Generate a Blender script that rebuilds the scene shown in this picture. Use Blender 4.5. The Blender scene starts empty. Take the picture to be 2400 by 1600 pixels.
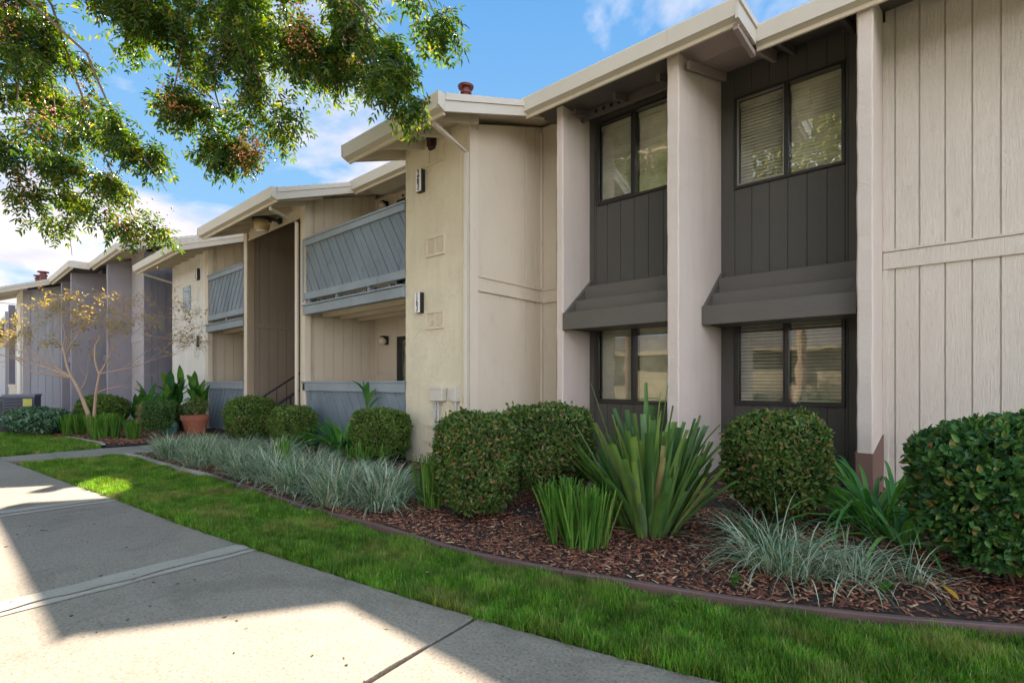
import bpy, math, random
import numpy as np
from mathutils import Vector, Matrix
R = math.radians
rnd = random.Random(11)
rng = np.random.default_rng(7)
scene = bpy.context.scene
C = scene.collection

# ------------------------------------------------------------------ camera, sky, sun, exposure
EYE = 1.2
cam_d = bpy.data.cameras.new('camera'); cam = bpy.data.objects.new('camera', cam_d); C.objects.link(cam)
cam.location = (0, 0, EYE)
cam.rotation_euler = (R(90), 0, math.atan2(.6566, .7543))
cam_d.sensor_width = 36.0; cam_d.lens = 1189 / 2400 * 36
cam_d.shift_y = (896 - 800) / 2400
cam_d.clip_start = .05; cam_d.clip_end = 1500
scene.camera = cam
scene.view_settings.view_transform = 'Standard'; scene.view_settings.look = 'None'
scene.view_settings.gamma = 1; scene.view_settings.use_curve_mapping = False
scene.view_settings.exposure = 2.95
scene.cycles.use_denoising = True
scene.cycles.max_bounces = 8; scene.cycles.transparent_max_bounces = 16
SUN = Vector((-1.235, .757, 1.0)).normalized()
SUN_EL = math.asin(SUN.z)
sl = bpy.data.lights.new('sun', 'SUN'); so = bpy.data.objects.new('sun', sl); C.objects.link(so)
sl.energy = 2.6; sl.angle = R(.55); sl.color = (1.0, .86, .68)
so.rotation_euler = SUN.to_track_quat('Z', 'Y').to_euler(); so.location = (-20, 12, 20)

world = bpy.data.worlds.new('World'); scene.world = world; world.use_nodes = True
wn = world.node_tree.nodes; wl = world.node_tree.links; wn.clear()
def N(t, **k):
    n = wn.new(t)
    for a, b in k.items(): setattr(n, a, b)
    return n
sky = N('ShaderNodeTexSky'); sky.sky_type = 'NISHITA'; sky.sun_disc = False
sky.sun_elevation = SUN_EL; sky.sun_rotation = math.atan2(SUN.x, SUN.y)
sky.air_density = 1.0; sky.dust_density = .25; sky.ozone_density = 2.2; sky.altitude = 50
wtc = N('ShaderNodeTexCoord')
sep = N('ShaderNodeSeparateXYZ'); wl.new(wtc.outputs['Generated'], sep.inputs[0])
zz = N('ShaderNodeMath', operation='MAXIMUM'); wl.new(sep.outputs['Z'], zz.inputs[0]); zz.inputs[1].default_value = 0.0
zo = N('ShaderNodeMath', operation='ADD'); wl.new(zz.outputs[0], zo.inputs[0]); zo.inputs[1].default_value = .22
dx = N('ShaderNodeMath', operation='DIVIDE'); wl.new(sep.outputs['X'], dx.inputs[0]); wl.new(zo.outputs[0], dx.inputs[1])
dy = N('ShaderNodeMath', operation='DIVIDE'); wl.new(sep.outputs['Y'], dy.inputs[0]); wl.new(zo.outputs[0], dy.inputs[1])
cmb = N('ShaderNodeCombineXYZ'); wl.new(dx.outputs[0], cmb.inputs[0]); wl.new(dy.outputs[0], cmb.inputs[1])
mp = N('ShaderNodeMapping'); wl.new(cmb.outputs[0], mp.inputs[0])
mp.inputs['Location'].default_value = (8, 4, 0); mp.inputs['Scale'].default_value = (1, 1, 1)
cn = N('ShaderNodeTexNoise'); wl.new(mp.outputs[0], cn.inputs['Vector'])
cn.inputs['Scale'].default_value = 1.15; cn.inputs['Detail'].default_value = 7; cn.inputs['Roughness'].default_value = .55
cn.inputs['Distortion'].default_value = .25
lowb = N('ShaderNodeMapRange'); wl.new(sep.outputs['Z'], lowb.inputs[0])     # more cloud towards the horizon
lowb.inputs[1].default_value = .05; lowb.inputs[2].default_value = .62; lowb.inputs[3].default_value = .13; lowb.inputs[4].default_value = -.06
cad = N('ShaderNodeMath', operation='ADD'); wl.new(cn.outputs['Fac'], cad.inputs[0]); wl.new(lowb.outputs[0], cad.inputs[1])
cr = N('ShaderNodeValToRGB'); wl.new(cad.outputs[0], cr.inputs[0])
cr.color_ramp.elements[0].position = .48; cr.color_ramp.elements[0].color = (0, 0, 0, 1)
cr.color_ramp.elements[1].position = .575; cr.color_ramp.elements[1].color = (1, 1, 1, 1)
c2 = N('ShaderNodeTexNoise'); wl.new(mp.outputs[0], c2.inputs['Vector']); c2.inputs['Scale'].default_value = 2.4; c2.inputs['Detail'].default_value = 5
ccol = N('ShaderNodeValToRGB'); wl.new(c2.outputs['Fac'], ccol.inputs[0])
ccol.color_ramp.elements[0].position = .35; ccol.color_ramp.elements[0].color = (.74, .73, .82, 1)
ccol.color_ramp.elements[1].position = .65; ccol.color_ramp.elements[1].color = (1.1, 1.04, 1.06, 1)
tint = N('ShaderNodeMix', data_type='RGBA', blend_type='MULTIPLY'); tint.inputs[0].default_value = 1
wl.new(sky.outputs[0], tint.inputs[6]); tint.inputs[7].default_value = (.85, .95, 1.08, 1)
cap = N('ShaderNodeValToRGB'); wl.new(sep.outputs['Z'], cap.inputs[0])
for e_, (p_, c_) in zip((cap.color_ramp.elements[0], cap.color_ramp.elements.new(.35), cap.color_ramp.elements[1]), ((.02, (.24, .42, .58)), (.35, (.095, .28, .52)), (.75, (.055, .20, .46)))): e_.position = p_; e_.color = (*c_, 1)
capm = N('ShaderNodeVectorMath', operation='SCALE'); wl.new(cap.outputs[0], capm.inputs[0]); capm.inputs['Scale'].default_value = 1.6
dk = N('ShaderNodeVectorMath', operation='MINIMUM'); wl.new(tint.outputs[2], dk.inputs[0]); wl.new(capm.outputs[0], dk.inputs[1])
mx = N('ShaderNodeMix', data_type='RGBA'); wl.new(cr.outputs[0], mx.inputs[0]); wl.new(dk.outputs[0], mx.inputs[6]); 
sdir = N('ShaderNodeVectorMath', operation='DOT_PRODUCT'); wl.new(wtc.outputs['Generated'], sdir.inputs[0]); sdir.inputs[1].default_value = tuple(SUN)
lit = N('ShaderNodeMapRange'); wl.new(sdir.outputs['Value'], lit.inputs[0]); lit.inputs[1].default_value = .25; lit.inputs[2].default_value = -.8; lit.inputs[3].default_value = 1.0; lit.inputs[4].default_value = 5.0   # clouds opposite the sun boosted, added fill light for the shaded walls
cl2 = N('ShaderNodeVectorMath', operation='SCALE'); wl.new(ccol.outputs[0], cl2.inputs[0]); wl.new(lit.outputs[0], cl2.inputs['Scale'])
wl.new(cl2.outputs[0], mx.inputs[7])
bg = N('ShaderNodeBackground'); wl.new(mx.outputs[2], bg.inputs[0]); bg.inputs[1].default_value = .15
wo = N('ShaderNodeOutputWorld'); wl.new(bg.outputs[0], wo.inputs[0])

# ------------------------------------------------------------------ mesh helpers
class MB:
    def __init__(s): s.v = []; s.f = []; s.sm = False
    def add(s, vs, fs):
        o = len(s.v); s.v += [tuple(p) for p in vs]; s.f += [tuple(i + o for i in f) for f in fs]; return s
    def box(s, x0, x1, y0, y1, z0, z1, c=0.0):
        if c <= 0:
            v = [(x, y, z) for z in (z0, z1) for y in (y0, y1) for x in (x0, x1)]
            return s.add(v, [(0, 2, 3, 1), (4, 5, 7, 6), (0, 1, 5, 4), (2, 6, 7, 3), (0, 4, 6, 2), (1, 3, 7, 5)])
        # chamfered box: 24 verts
        idx = {}; vs = []
        X = (x0, x1); Y = (y0, y1); Z = (z0, z1); sg = (1, -1)
        for i in (0, 1):
            for j in (0, 1):
                for k in (0, 1):
                    for a in range(3):
                        p = [X[i] + sg[i] * c, Y[j] + sg[j] * c, Z[k] + sg[k] * c]
                        p[a] = (X[i], Y[j], Z[k])[a]
                        idx[(i, j, k, a)] = len(vs); vs.append(p)
        fs = []
        for a in range(3):
            for e in (0, 1):
                o = [b for b in range(3) if b != a]
                q = []
                for (u, w) in ((0, 0), (1, 0), (1, 1), (0, 1)):
                    t = [0, 0, 0]; t[a] = e; t[o[0]] = u; t[o[1]] = w
                    q.append(idx[(t[0], t[1], t[2], a)])
                fs.append(q if (e == 1) == (a != 1) else q[::-1])
        for a in range(3):            # edges along axis a
            b, d = [k for k in range(3) if k != a]
            for u in (0, 1):
                for w in (0, 1):
                    t0 = [0, 0, 0]; t1 = [0, 0, 0]; t0[b] = t1[b] = u; t0[d] = t1[d] = w; t1[a] = 1
                    fs.append((idx[(*t0, b)], idx[(*t1, b)], idx[(*t1, d)], idx[(*t0, d)]))
        for i in (0, 1):
            for j in (0, 1):
                for k in (0, 1): fs.append((idx[(i, j, k, 0)], idx[(i, j, k, 1)], idx[(i, j, k, 2)]))
        return s.add(vs, fs)
    def prism(s, poly, d):            # poly: 3D points of a planar outline, d: extrusion vector
        n = len(poly); d = Vector(d)
        a = [Vector(p) for p in poly]; b = [p + d for p in a]
        return s.add(a + b, [tuple(range(n))[::-1], tuple(range(n, 2 * n))] + [(i, (i + 1) % n, n + (i + 1) % n, n + i) for i in range(n)])
    def tube(s, pts, rad, n=8, cap=True, square=False):
        pts = [Vector(p) for p in pts]; m = len(pts)
        if not hasattr(rad, '__len__'): rad = [rad] * m
        ref = Vector((0, 0, 1)); o = len(s.v); prev = None
        for i, p in enumerate(pts):
            t = (pts[min(i + 1, m - 1)] - pts[max(i - 1, 0)]).normalized()
            if prev is None:
                r0 = ref if abs(t.z) < .9 else Vector((0, 1, 0)); u = t.cross(r0).normalized()
            else: u = (prev - t * prev.dot(t)).normalized()
            prev = u; w = t.cross(u)
            for k in range(n):
                a = 2 * math.pi * (k + (.5 if square else 0)) / n
                s.v.append(tuple(p + (u * math.cos(a) + w * math.sin(a)) * rad[i]))
        for i in range(m - 1):
            for k in range(n):
                a = o + i * n + k; b = o + i * n + (k + 1) % n
                s.f.append((a, b, b + n, a + n))
        if cap:
            s.f.append(tuple(o + k for k in range(n))[::-1]); s.f.append(tuple(o + (m - 1) * n + k for k in range(n)))
        return s
    def lathe(s, cx, cy, prof, n=28):
        o = len(s.v); m = len(prof)
        for r, z in prof:
            for k in range(n):
                a = 2 * math.pi * k / n; s.v.append((cx + r * math.cos(a), cy + r * math.sin(a), z))
        for i in range(m - 1):
            for k in range(n):
                a = o + i * n + k; b = o + i * n + (k + 1) % n; s.f.append((a, b, b + n, a + n))
        s.f.append(tuple(o + k for k in range(n))[::-1]); s.f.append(tuple(o + (m - 1) * n + k for k in range(n)))
        return s
    def build(s, name, mat, parent=None, smooth=False, **props):
        loc = parent_loc(parent)
        me = bpy.data.meshes.new(name)
        me.from_pydata([(x - loc[0], y - loc[1], z - loc[2]) for x, y, z in s.v], [], s.f)
        me.materials.append(mat); me.update()
        import bmesh
        bm = bmesh.new(); bm.from_mesh(me); bmesh.ops.recalc_face_normals(bm, faces=bm.faces); bm.to_mesh(me); bm.free()
        if smooth:
            me.polygons.foreach_set('use_smooth', [True] * len(me.polygons))
        return link(name, me, parent, **props)
def parent_loc(p):
    l = Vector((0, 0, 0))
    while p is not None: l += p.location; p = p.parent
    return l
def link(name, me, parent=None, **props):
    o = bpy.data.objects.new(name, me); C.objects.link(o); o.parent = parent
    for k, v in props.items():
        if v: o[k] = v
    return o
def thing(name, label, cat, loc=(0, 0, 0), group=None):
    o = bpy.data.objects.new(name, None); C.objects.link(o); o.location = loc; o.empty_display_size = .1
    o['label'] = label; o['category'] = cat
    if group: o['group'] = group
    return o
def tag(o, label, cat, group=None):
    o['label'] = label; o['category'] = cat
    if group: o['group'] = group
    return o
def struct(o): o['kind'] = 'structure'; return o
def np_mesh(name, V, F, mats, parent=None, smooth=False, midx=None, **props):   # F: (n,4) or (n,3)
    loc = np.array(parent_loc(parent)); V = np.asarray(V, dtype=np.float64) - loc
    F = np.asarray(F, dtype=np.int32); k = F.shape[1]
    me = bpy.data.meshes.new(name)
    me.vertices.add(len(V)); me.vertices.foreach_set('co', V.astype(np.float32).ravel())
    me.loops.add(F.size); me.loops.foreach_set('vertex_index', F.ravel())
    me.polygons.add(len(F)); me.polygons.foreach_set('loop_start', np.arange(0, F.size, k, dtype=np.int32))
    if not isinstance(mats, (list, tuple)): mats = [mats]
    for m in mats: me.materials.append(m)
    if midx is not None: me.polygons.foreach_set('material_index', np.asarray(midx, dtype=np.int32))
    if smooth: me.polygons.foreach_set('use_smooth', np.ones(len(F), dtype=bool))
    me.update(calc_edges=True)
    return link(name, me, parent, **props)

# ------------------------------------------------------------------ materials
MATS = {}
class NT:
    def __init__(s, name):
        s.m = bpy.data.materials.new(name); s.m.use_nodes = True; s.n = s.m.node_tree.nodes; s.l = s.m.node_tree.links
        s.b = s.n['Principled BSDF']; s.out = s.n['Material Output']; s.geo = None
    def new(s, t, **k):
        n = s.n.new(t)
        for a, b in k.items(): setattr(n, a, b)
        return n
    def pos(s, scale=(1, 1, 1), rot=(0, 0, 0)):
        if s.geo is None: s.geo = s.new('ShaderNodeNewGeometry')
        m = s.new('ShaderNodeMapping'); s.l.new(s.geo.outputs['Position'], m.inputs[0])
        m.inputs['Scale'].default_value = scale; m.inputs['Rotation'].default_value = rot
        return m.outputs[0]
    def noise(s, vec, scale, detail=4, rough=.55, dist=0):
        n = s.new('ShaderNodeTexNoise'); s.l.new(vec, n.inputs['Vector'])
        n.inputs['Scale'].default_value = scale; n.inputs['Detail'].default_value = detail
        n.inputs['Roughness'].default_value = rough; n.inputs['Distortion'].default_value = dist
        return n.outputs['Fac']
    def ramp(s, fac, stops):
        r = s.new('ShaderNodeValToRGB'); s.l.new(fac, r.inputs[0]); e = r.color_ramp.elements
        while len(e) < len(stops): e.new(.5)
        for i, (p, c) in enumerate(stops):
            e[i].position = p; e[i].color = (*(c if hasattr(c, '__len__') else (c, c, c)), 1)
        return r.outputs[0]
    def mix(s, a, b, fac, mode='MIX'):
        m = s.new('ShaderNodeMix', data_type='RGBA', blend_type=mode)
        for v, i in ((fac, 0), (a, 6), (b, 7)):
            if isinstance(v, (int, float)): m.inputs[i].default_value = v
            elif isinstance(v, tuple): m.inputs[i].default_value = (*v, 1)
            else: s.l.new(v, m.inputs[i])
        return m.outputs[2]
    def bump(s, h, strength=.3, dist=.01, prev=None):
        b = s.new('ShaderNodeBump'); b.inputs['Strength'].default_value = strength; b.inputs['Distance'].default_value = dist
        s.l.new(h, b.inputs['Height'])
        if prev is not None: s.l.new(prev, b.inputs['Normal'])
        return b.outputs[0]
    def base(s, c):
        if isinstance(c, tuple): s.b.inputs['Base Color'].default_value = (*c, 1)
        else: s.l.new(c, s.b.inputs['Base Color'])
    def rough(s, v): s.b.inputs['Roughness'].default_value = v
    def normal(s, n): s.l.new(n, s.b.inputs['Normal'])
def sc(c, k): return tuple(min(1, x * k) for x in c)

def m_simple(name, c, rough=.6, metal=0, var=.1, vscale=6):
    t = NT(name); n = t.noise(t.pos(), vscale, 5)
    t.base(t.ramp(n, [(.3, sc(c, 1 - var)), (.7, sc(c, 1 + var))])); t.rough(rough); t.b.inputs['Metallic'].default_value = metal
    return t.m
def m_wood(name, c, rough=.62, grain=.5, axis='z', var=.05, dirt=.12):
    t = NT(name)
    s1 = {'z': (26, 26, 1.6), 'x': (1.6, 26, 26), 'd': (14, 14, 14)}[axis]
    g1 = t.noise(t.pos(s1), 1.0, 3, .6, 1.2)
    s2 = {'z': (90, 90, 5), 'x': (5, 90, 90), 'd': (60, 60, 60)}[axis]
    g2 = t.noise(t.pos(s2), 1.0, 3, .6, .4)
    w = t.new('ShaderNodeMath', operation='SINE'); mm = t.new('ShaderNodeMath', operation='MULTIPLY'); t.l.new(g1, mm.inputs[0]); mm.inputs[1].default_value = 46
    t.l.new(mm.outputs[0], w.inputs[0])
    big = t.noise(t.pos((1, 1, .5)), 1.3, 5, .6)
    col = t.ramp(big, [(.3, sc(c, 1 - var)), (.7, sc(c, 1 + var))])
    spots = t.ramp(t.noise(t.pos((1, 1, .35)), 9, 6, .7), [(.30, 1 - dirt), (.42, 1.0)])
    col = t.mix(col, spots, 1.0, 'MULTIPLY')
    t.base(col); t.rough(rough)
    n1 = t.bump(w.outputs[0], min(1, grain * .45), .004 if grain < .9 else .006); n2 = t.bump(g2, grain, .004 if grain < .9 else .006, n1); t.normal(n2)
    return t.m
def m_stucco(name, c, rough=.8, strength=.8, scale=9, var=.05, streak=.05, trowel=True):
    t = NT(name)
    p = t.pos()
    a = t.noise(t.pos((1, 1, .8)), scale * 1.7, 5, .65, 1.8)
    msk = t.ramp(t.noise(p, 2.2, 3), [(.42, 0), (.58, 1)])
    ra = t.mix((.5, .5, .5), t.ramp(a, [(.42, 0), (.46, .9), (.55, 1)]), msk)
    b = t.noise(p, scale * 7, 4, .6, .3)
    big = t.noise(t.pos((1, 1, .4)), 1.6, 5, .6)
    col = t.ramp(big, [(.3, sc(c, 1 - var)), (.7, sc(c, 1 + var))])
    st = t.ramp(t.noise(t.pos((5, 5, .5)), 1.2, 5, .65), [(.35, 1 - streak), (.5, 1)])
    col = t.mix(col, st, 1.0, 'MULTIPLY')
    if trowel:
        edge = t.ramp(a, [(.435, 1), (.452, .82), (.47, 1)])
        col = t.mix(col, edge, .14, 'MULTIPLY')
    t.base(col); t.rough(rough)
    n1 = t.bump(ra, strength * (.75 if trowel else .25), .016 if trowel else .012); n2 = t.bump(b, strength * .45, .008, n1); t.normal(n2)
    return t.m
def m_leaf(name, stops, trans=.35, rough=.42, spec=.4, tcol=(1.25, 1.35, .5), patch=None):
    t = NT(name)
    g = t.new('ShaderNodeNewGeometry'); t.geo = g
    oi = t.new('ShaderNodeObjectInfo'); ad = t.new('ShaderNodeMath', operation='ADD'); fr = t.new('ShaderNodeMath', operation='FRACT')
    t.l.new(g.outputs['Random Per Island'], ad.inputs[0]); t.l.new(oi.outputs['Random'], ad.inputs[1]); t.l.new(ad.outputs[0], fr.inputs[0])
    r = t.ramp(fr.outputs[0], stops)
    v = t.noise(t.pos(), 3.2, 3)
    col = t.mix(r, t.ramp(v, [(.3, .72), (.7, 1.2)]), 1.0, 'MULTIPLY')
    if patch:
        pm = t.ramp(t.noise(t.pos(), 2.1, 5, .65), [(.50, 0), (.64, .8)]); col = t.mix(col, patch, pm)
        col = t.mix(col, t.ramp(t.noise(t.pos(), 9, 3, .6), [(.3, .55), (.7, 1.3)]), 1.0, 'MULTIPLY')
    t.base(col); t.rough(rough); t.b.inputs['Specular IOR Level'].default_value = spec
    tr = t.new('ShaderNodeBsdfTranslucent'); tc = t.mix(col, tcol, 1.0, 'MULTIPLY'); t.l.new(tc, tr.inputs[0])
    ms = t.new('ShaderNodeMixShader'); ms.inputs[0].default_value = trans
    t.l.new(t.b.outputs[0], ms.inputs[1]); t.l.new(tr.outputs[0], ms.inputs[2]); t.l.new(ms.outputs[0], t.out.inputs[0])
    return t.m

CREAM = (.63, .555, .43); PINK = (.56, .495, .435)
M_side = m_wood('cream_painted_siding', CREAM)
M_pink = m_wood('light_painted_siding', (.66, .60, .505), grain=.9)
M_trim = m_wood('cream_trim', (.66, .585, .46), grain=.25)
M_stc = m_stucco('cream_stucco', (.70, .635, .47), strength=.7, scale=8)
M_stp = m_stucco('pinkish_stucco', (.63, .55, .475), strength=1.4, scale=9, trowel=False, streak=.05)
M_dark = m_wood('charcoal_siding', (.072, .068, .055), rough=.6, grain=.3)
M_awn = m_wood('charcoal_board', (.105, .096, .080), rough=.55, grain=.3, axis='x')
M_slat = m_wood('weathered_bluegrey_board', (.19, .235, .275), rough=.48, grain=1.0, axis='d', var=.22, dirt=.3)
M_rail = m_wood('bluegrey_rail', (.25, .295, .325), rough=.5, grain=.5, axis='x', var=.12, dirt=.3)
M_brown = m_wood('taupe_stair_siding', (.26, .21, .155), grain=.6)
M_fascia = m_simple('painted_metal_fascia', (.62, .57, .475), .45, 0, .03, 2)
M_soff = m_wood('cream_soffit', (.60, .53, .41), grain=.3)
M_dsoff = m_wood('dark_soffit', (.10, .085, .075), grain=.3)
M_pinksoff = m_wood('mauve_soffit', (.36, .29, .27), grain=.2)
M_blue = m_wood('bluegrey_siding', (.44, .45, .49), grain=.4)
M_bluest = m_stucco('mauve_grey_stucco', (.30, .285, .32), strength=.9, scale=8, trowel=False)
M_bluedk = m_wood('mauve_grey_siding', (.20, .195, .235), grain=.3)
M_bluelt = m_wood('pale_grey_siding', (.42, .40, .42), grain=.3)
M_whst = m_stucco('white_stucco', (.78, .76, .70), strength=.9, scale=8)
M_shing = m_simple('shingle', (.075, .07, .075), .85, 0, .35, 20)
M_frame = m_simple('bronze_window_frame', (.035, .032, .028), .4, .3)
M_alu = m_simple('aluminium_sash', (.30, .28, .25), .35, .8)
M_blind = m_leaf('ivory_blind', [(0, (.84, .80, .67)), (1, (.88, .84, .71))], .25, .45, .3, (1, 1, 1))
M_black = m_simple('black_fixture', (.012, .012, .014), .4)
M_opening = m_simple('dark_opening', (.01, .01, .01), .9)  # near-black colour stands in for the shade inside vents and holes
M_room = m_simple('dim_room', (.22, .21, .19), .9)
M_white = m_simple('white_plastic', (.78, .78, .74), .35)
M_utility = m_simple('painted_utility_box', (.60, .57, .50), .5, 0, .03)
M_conduit = m_simple('grey_conduit', (.48, .49, .50), .5)
M_redflue = m_simple('dark_red_metal', (.17, .045, .04), .45, .2)
M_iron = m_simple('black_iron_rail', (.03, .03, .033), .45, .4)
M_terra = m_simple('terracotta', (.42, .15, .085), .75, 0, .12, 9)
M_dterra = m_simple('brown_terracotta', (.24, .09, .06), .75, 0, .12, 9)
M_gpot = m_simple('green_plastic', (.05, .15, .12), .4)
M_bpot = m_simple('black_plastic', (.02, .025, .04), .4)
M_soil = m_simple('potting_soil', (.05, .035, .025), .95, 0, .3, 30)
M_acm = m_simple('blue_grey_steel', (.06, .075, .12), .45, .3)
M_yel = m_simple('yellow_tag', (.55, .52, .12), .6)
M_bark = m_stucco('bark', (.17, .11, .075), strength=1.0, scale=22, trowel=False)
M_barkl = m_stucco('pale_bark', (.42, .29, .21), strength=.6, scale=30, trowel=False)
M_edging = m_simple('brown_edging', (.135, .08, .072), .6, 0, .15, 5)
M_edgec = m_simple('grey_mow_strip', (.35, .31, .28), .8, 0, .15, 9)
M_basec = m_stucco('brown_base_coat', (.17, .095, .07), strength=.6, scale=9, trowel=False)
M_amber = NT('amber_lens'); M_amber.base((.62, .47, .22)); M_amber.rough(.25); M_amber.b.inputs['Transmission Weight'].default_value = .35; M_amber = M_amber.m
M_globe = m_simple('globe_glass', (.62, .58, .46), .2)
M_signb = NT('sign_metal'); _n = M_signb.noise(M_signb.pos((1, 1, 3)), 2.0, 3); M_signb.base(M_signb.ramp(_n, [(.35, (.20, .30, .40)), (.65, (.50, .58, .64))])); M_signb.rough(.35); M_signb = M_signb.m

def m_glass(name, tint, refl):
    t = NT(name); t.n.remove(t.b)
    tr = t.new('ShaderNodeBsdfTransparent'); tr.inputs[0].default_value = (*tint, 1)
    gl = t.new('ShaderNodeBsdfGlossy'); gl.inputs['Roughness'].default_value = .015; gl.inputs[0].default_value = (.95, .97, .95, 1)
    lw = t.new('ShaderNodeLayerWeight'); lw.inputs[0].default_value = .2
    g = t.new('ShaderNodeNewGeometry'); t.geo = g
    wv = t.noise(t.pos((1, 1, 1)), 2.2, 2)
    b = t.bump(wv, .025, .05); t.l.new(b, gl.inputs['Normal'])
    mr = t.new('ShaderNodeMapRange'); t.l.new(lw.outputs['Fresnel'], mr.inputs[0]); mr.inputs[3].default_value = refl; mr.inputs[4].default_value = 1
    ms = t.new('ShaderNodeMixShader'); t.l.new(mr.outputs[0], ms.inputs[0]); t.l.new(tr.outputs[0], ms.inputs[1]); t.l.new(gl.outputs[0], ms.inputs[2])
    t.l.new(ms.outputs[0], t.out.inputs[0]); return t.m
M_glass = m_glass('window_glass', (.97, .98, .94), .12)
M_screen = NT('insect_screen'); _t = M_screen; _t.n.remove(_t.b)
_a = _t.new('ShaderNodeBsdfTransparent'); _b = _t.new('ShaderNodeBsdfDiffuse'); _b.inputs[0].default_value = (.04, .04, .04, 1)
_m = _t.new('ShaderNodeMixShader'); _m.inputs[0].default_value = .16; _t.l.new(_a.outputs[0], _m.inputs[1]); _t.l.new(_b.outputs[0], _m.inputs[2]); _t.l.new(_m.outputs[0], _t.out.inputs[0]); M_screen = _t.m

# concrete
def m_concrete(name, warm=(.262, .222, .18)):
    t = NT(name); p = t.pos()
    big = t.noise(p, 1.1, 6, .6); fine = t.noise(p, 60, 5, .8); mid = t.noise(p, 14, 5, .65)
    col = t.ramp(big, [(.3, sc(warm, .88)), (.7, sc(warm, 1.08))])
    col = t.mix(col, t.ramp(fine, [(.36, .45), (.46, .95), (.56, 1.05), (.66, 1.45)]), 1.0, 'MULTIPLY')
    col = t.mix(col, t.ramp(mid, [(.3, .9), (.7, 1.06)]), 1.0, 'MULTIPLY')
    vo = t.new('ShaderNodeTexVoronoi'); t.l.new(p, vo.inputs['Vector']); vo.inputs['Scale'].default_value = 16
    col = t.mix(col, t.ramp(vo.outputs['Distance'], [(.045, .35), (.075, 1.0)]), .75, 'MULTIPLY')
    col = t.mix(col, t.ramp(t.noise(t.pos(), .9, 7, .7, 1.2), [(.38, .78), (.5, 1.0)]), 1.0, 'MULTIPLY')
    ck = t.new('ShaderNodeTexVoronoi', feature='DISTANCE_TO_EDGE'); wrp = t.mix(p, t.new('ShaderNodeTexNoise').outputs['Color'], .08); t.l.new(wrp, ck.inputs['Vector']); ck.inputs['Scale'].default_value = .42
    col = t.mix(col, t.ramp(ck.outputs['Distance'], [(.0008, .6), (.0025, 1.0)]), .35, 'MULTIPLY')
    t.base(col); t.rough(.85)
    n1 = t.bump(fine, .55, .003); n2 = t.bump(mid, .2, .004, n1); t.normal(n2); return t.m
M_conc = m_concrete('concrete'); M_bounce = m_concrete('bounce_concrete', (.42, .37, .31))
M_concs = NT('trowelled_concrete'); _t = M_concs; _p = _t.pos()
_t.base(_t.mix(_t.ramp(_t.noise(_p, 3, 5), [(.3, (.33, .295, .25)), (.7, (.41, .37, .32))]), _t.ramp(_t.noise(_p, 60, 4), [(.3, .8), (.5, 1)]), 1.0, 'MULTIPLY')); _t.rough(.8)
_t.normal(_t.bump(_t.noise(_p, 40, 5), .5, .004)); M_concs = _t.m
def m_ground(name, stops, scale=8, bs=.6):
    t = NT(name); p = t.pos(); n = t.noise(p, scale, 7, .7); t.base(t.ramp(n, stops)); t.rough(.95)
    t.normal(t.bump(t.noise(p, scale * 5, 5, .7), bs, .02)); return t.m
M_lsoil = m_ground('lawn_soil', [(.3, (.035, .05, .015)), (.55, (.06, .075, .02)), (.7, (.10, .085, .05))])
M_msoil = m_ground('bed_soil', [(.3, (.022, .014, .011)), (.6, (.055, .032, .024)), (.75, (.085, .05, .035))], 14)
M_far = m_ground('grass_ground', [(.3, (.04, .07, .015)), (.7, (.08, .11, .03))], 1.5)
M_chip = NT('mulch_chip'); _t = M_chip; _g = _t.new('ShaderNodeNewGeometry'); _t.geo = _g
_t.base(_t.ramp(_g.outputs['Random Per Island'], [(0, (.05, .022, .015)), (.35, (.14, .048, .028)), (.7, (.30, .105, .06)), (.93, (.42, .21, .12)), (1, (.58, .42, .28))])); _t.rough(.85); M_chip = _t.m
M_grass = m_leaf('grass_blade', [(0, (0.060, 0.175, 0.019)), (.5, (0.127, 0.302, 0.032)), (.86, (0.202, 0.377, 0.047)), (.94, (0.349, 0.362, 0.108)), (1, (0.484, 0.403, 0.188))], .42, 0.5, 0.25, (1.5, 1.5, .4), patch=(.33, .32, .11))
M_hedge = m_leaf('hedge_leaf', [(0, (.045, .10, .020)), (.45, (.09, .18, .032)), (.85, (.16, .25, .045)), (.95, (.26, .27, .07)), (1, (.34, .20, .10))], .28, 0.36, 0.28)
M_hedge2 = m_leaf('hedge_leaf_bronzed', [(0, (.036, .09, .024)), (.4, (.08, .16, .032)), (.78, (.14, .21, .045)), (.9, (.24, .21, .07)), (1, (.40, .20, .12))], .28, 0.36, 0.28)
M_hedge3 = m_leaf('dark_hedge_leaf', [(0, (.024, .075, .030)), (.5, (.055, .16, .042)), (.85, (.11, .24, .05)), (.96, (.22, .27, .06)), (1, (.40, .21, .09))], .25, 0.36, 0.28)
M_hcore = m_simple('hedge_dark_core', (.012, .018, .008), .95, 0, .3, 20)
M_twig = m_simple('twig', (.10, .065, .04), .9, 0, .2, 20)
M_pist = m_leaf('pistache_leaf', [(0, (.016, .045, .010)), (.5, (.035, .08, .012)), (.85, (.07, .125, .018)), (1, (.20, .17, .03))], .45, .40, .4, (2.8, 2.5, .3))
M_berry = m_simple('red_brown_berry', (.55, .21, .09), .5, 0, .3, 30)
M_lir = m_leaf('variegated_blade', [(0, (.08, .17, .08)), (.3, (.16, .28, .16)), (.55, (.38, .47, .34)), (.85, (.66, .70, .56)), (.93, (.45, .38, .22)), (1, (.30, .22, .12))], .3, 0.5, 0.15, (1.1, 1.2, .9))
M_lir2 = m_leaf('dark_lily_turf_blade', [(0, (.03, .08, .03)), (.5, (.07, .14, .06)), (1, (.16, .24, .13))], .3, .4, .4)
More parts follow.
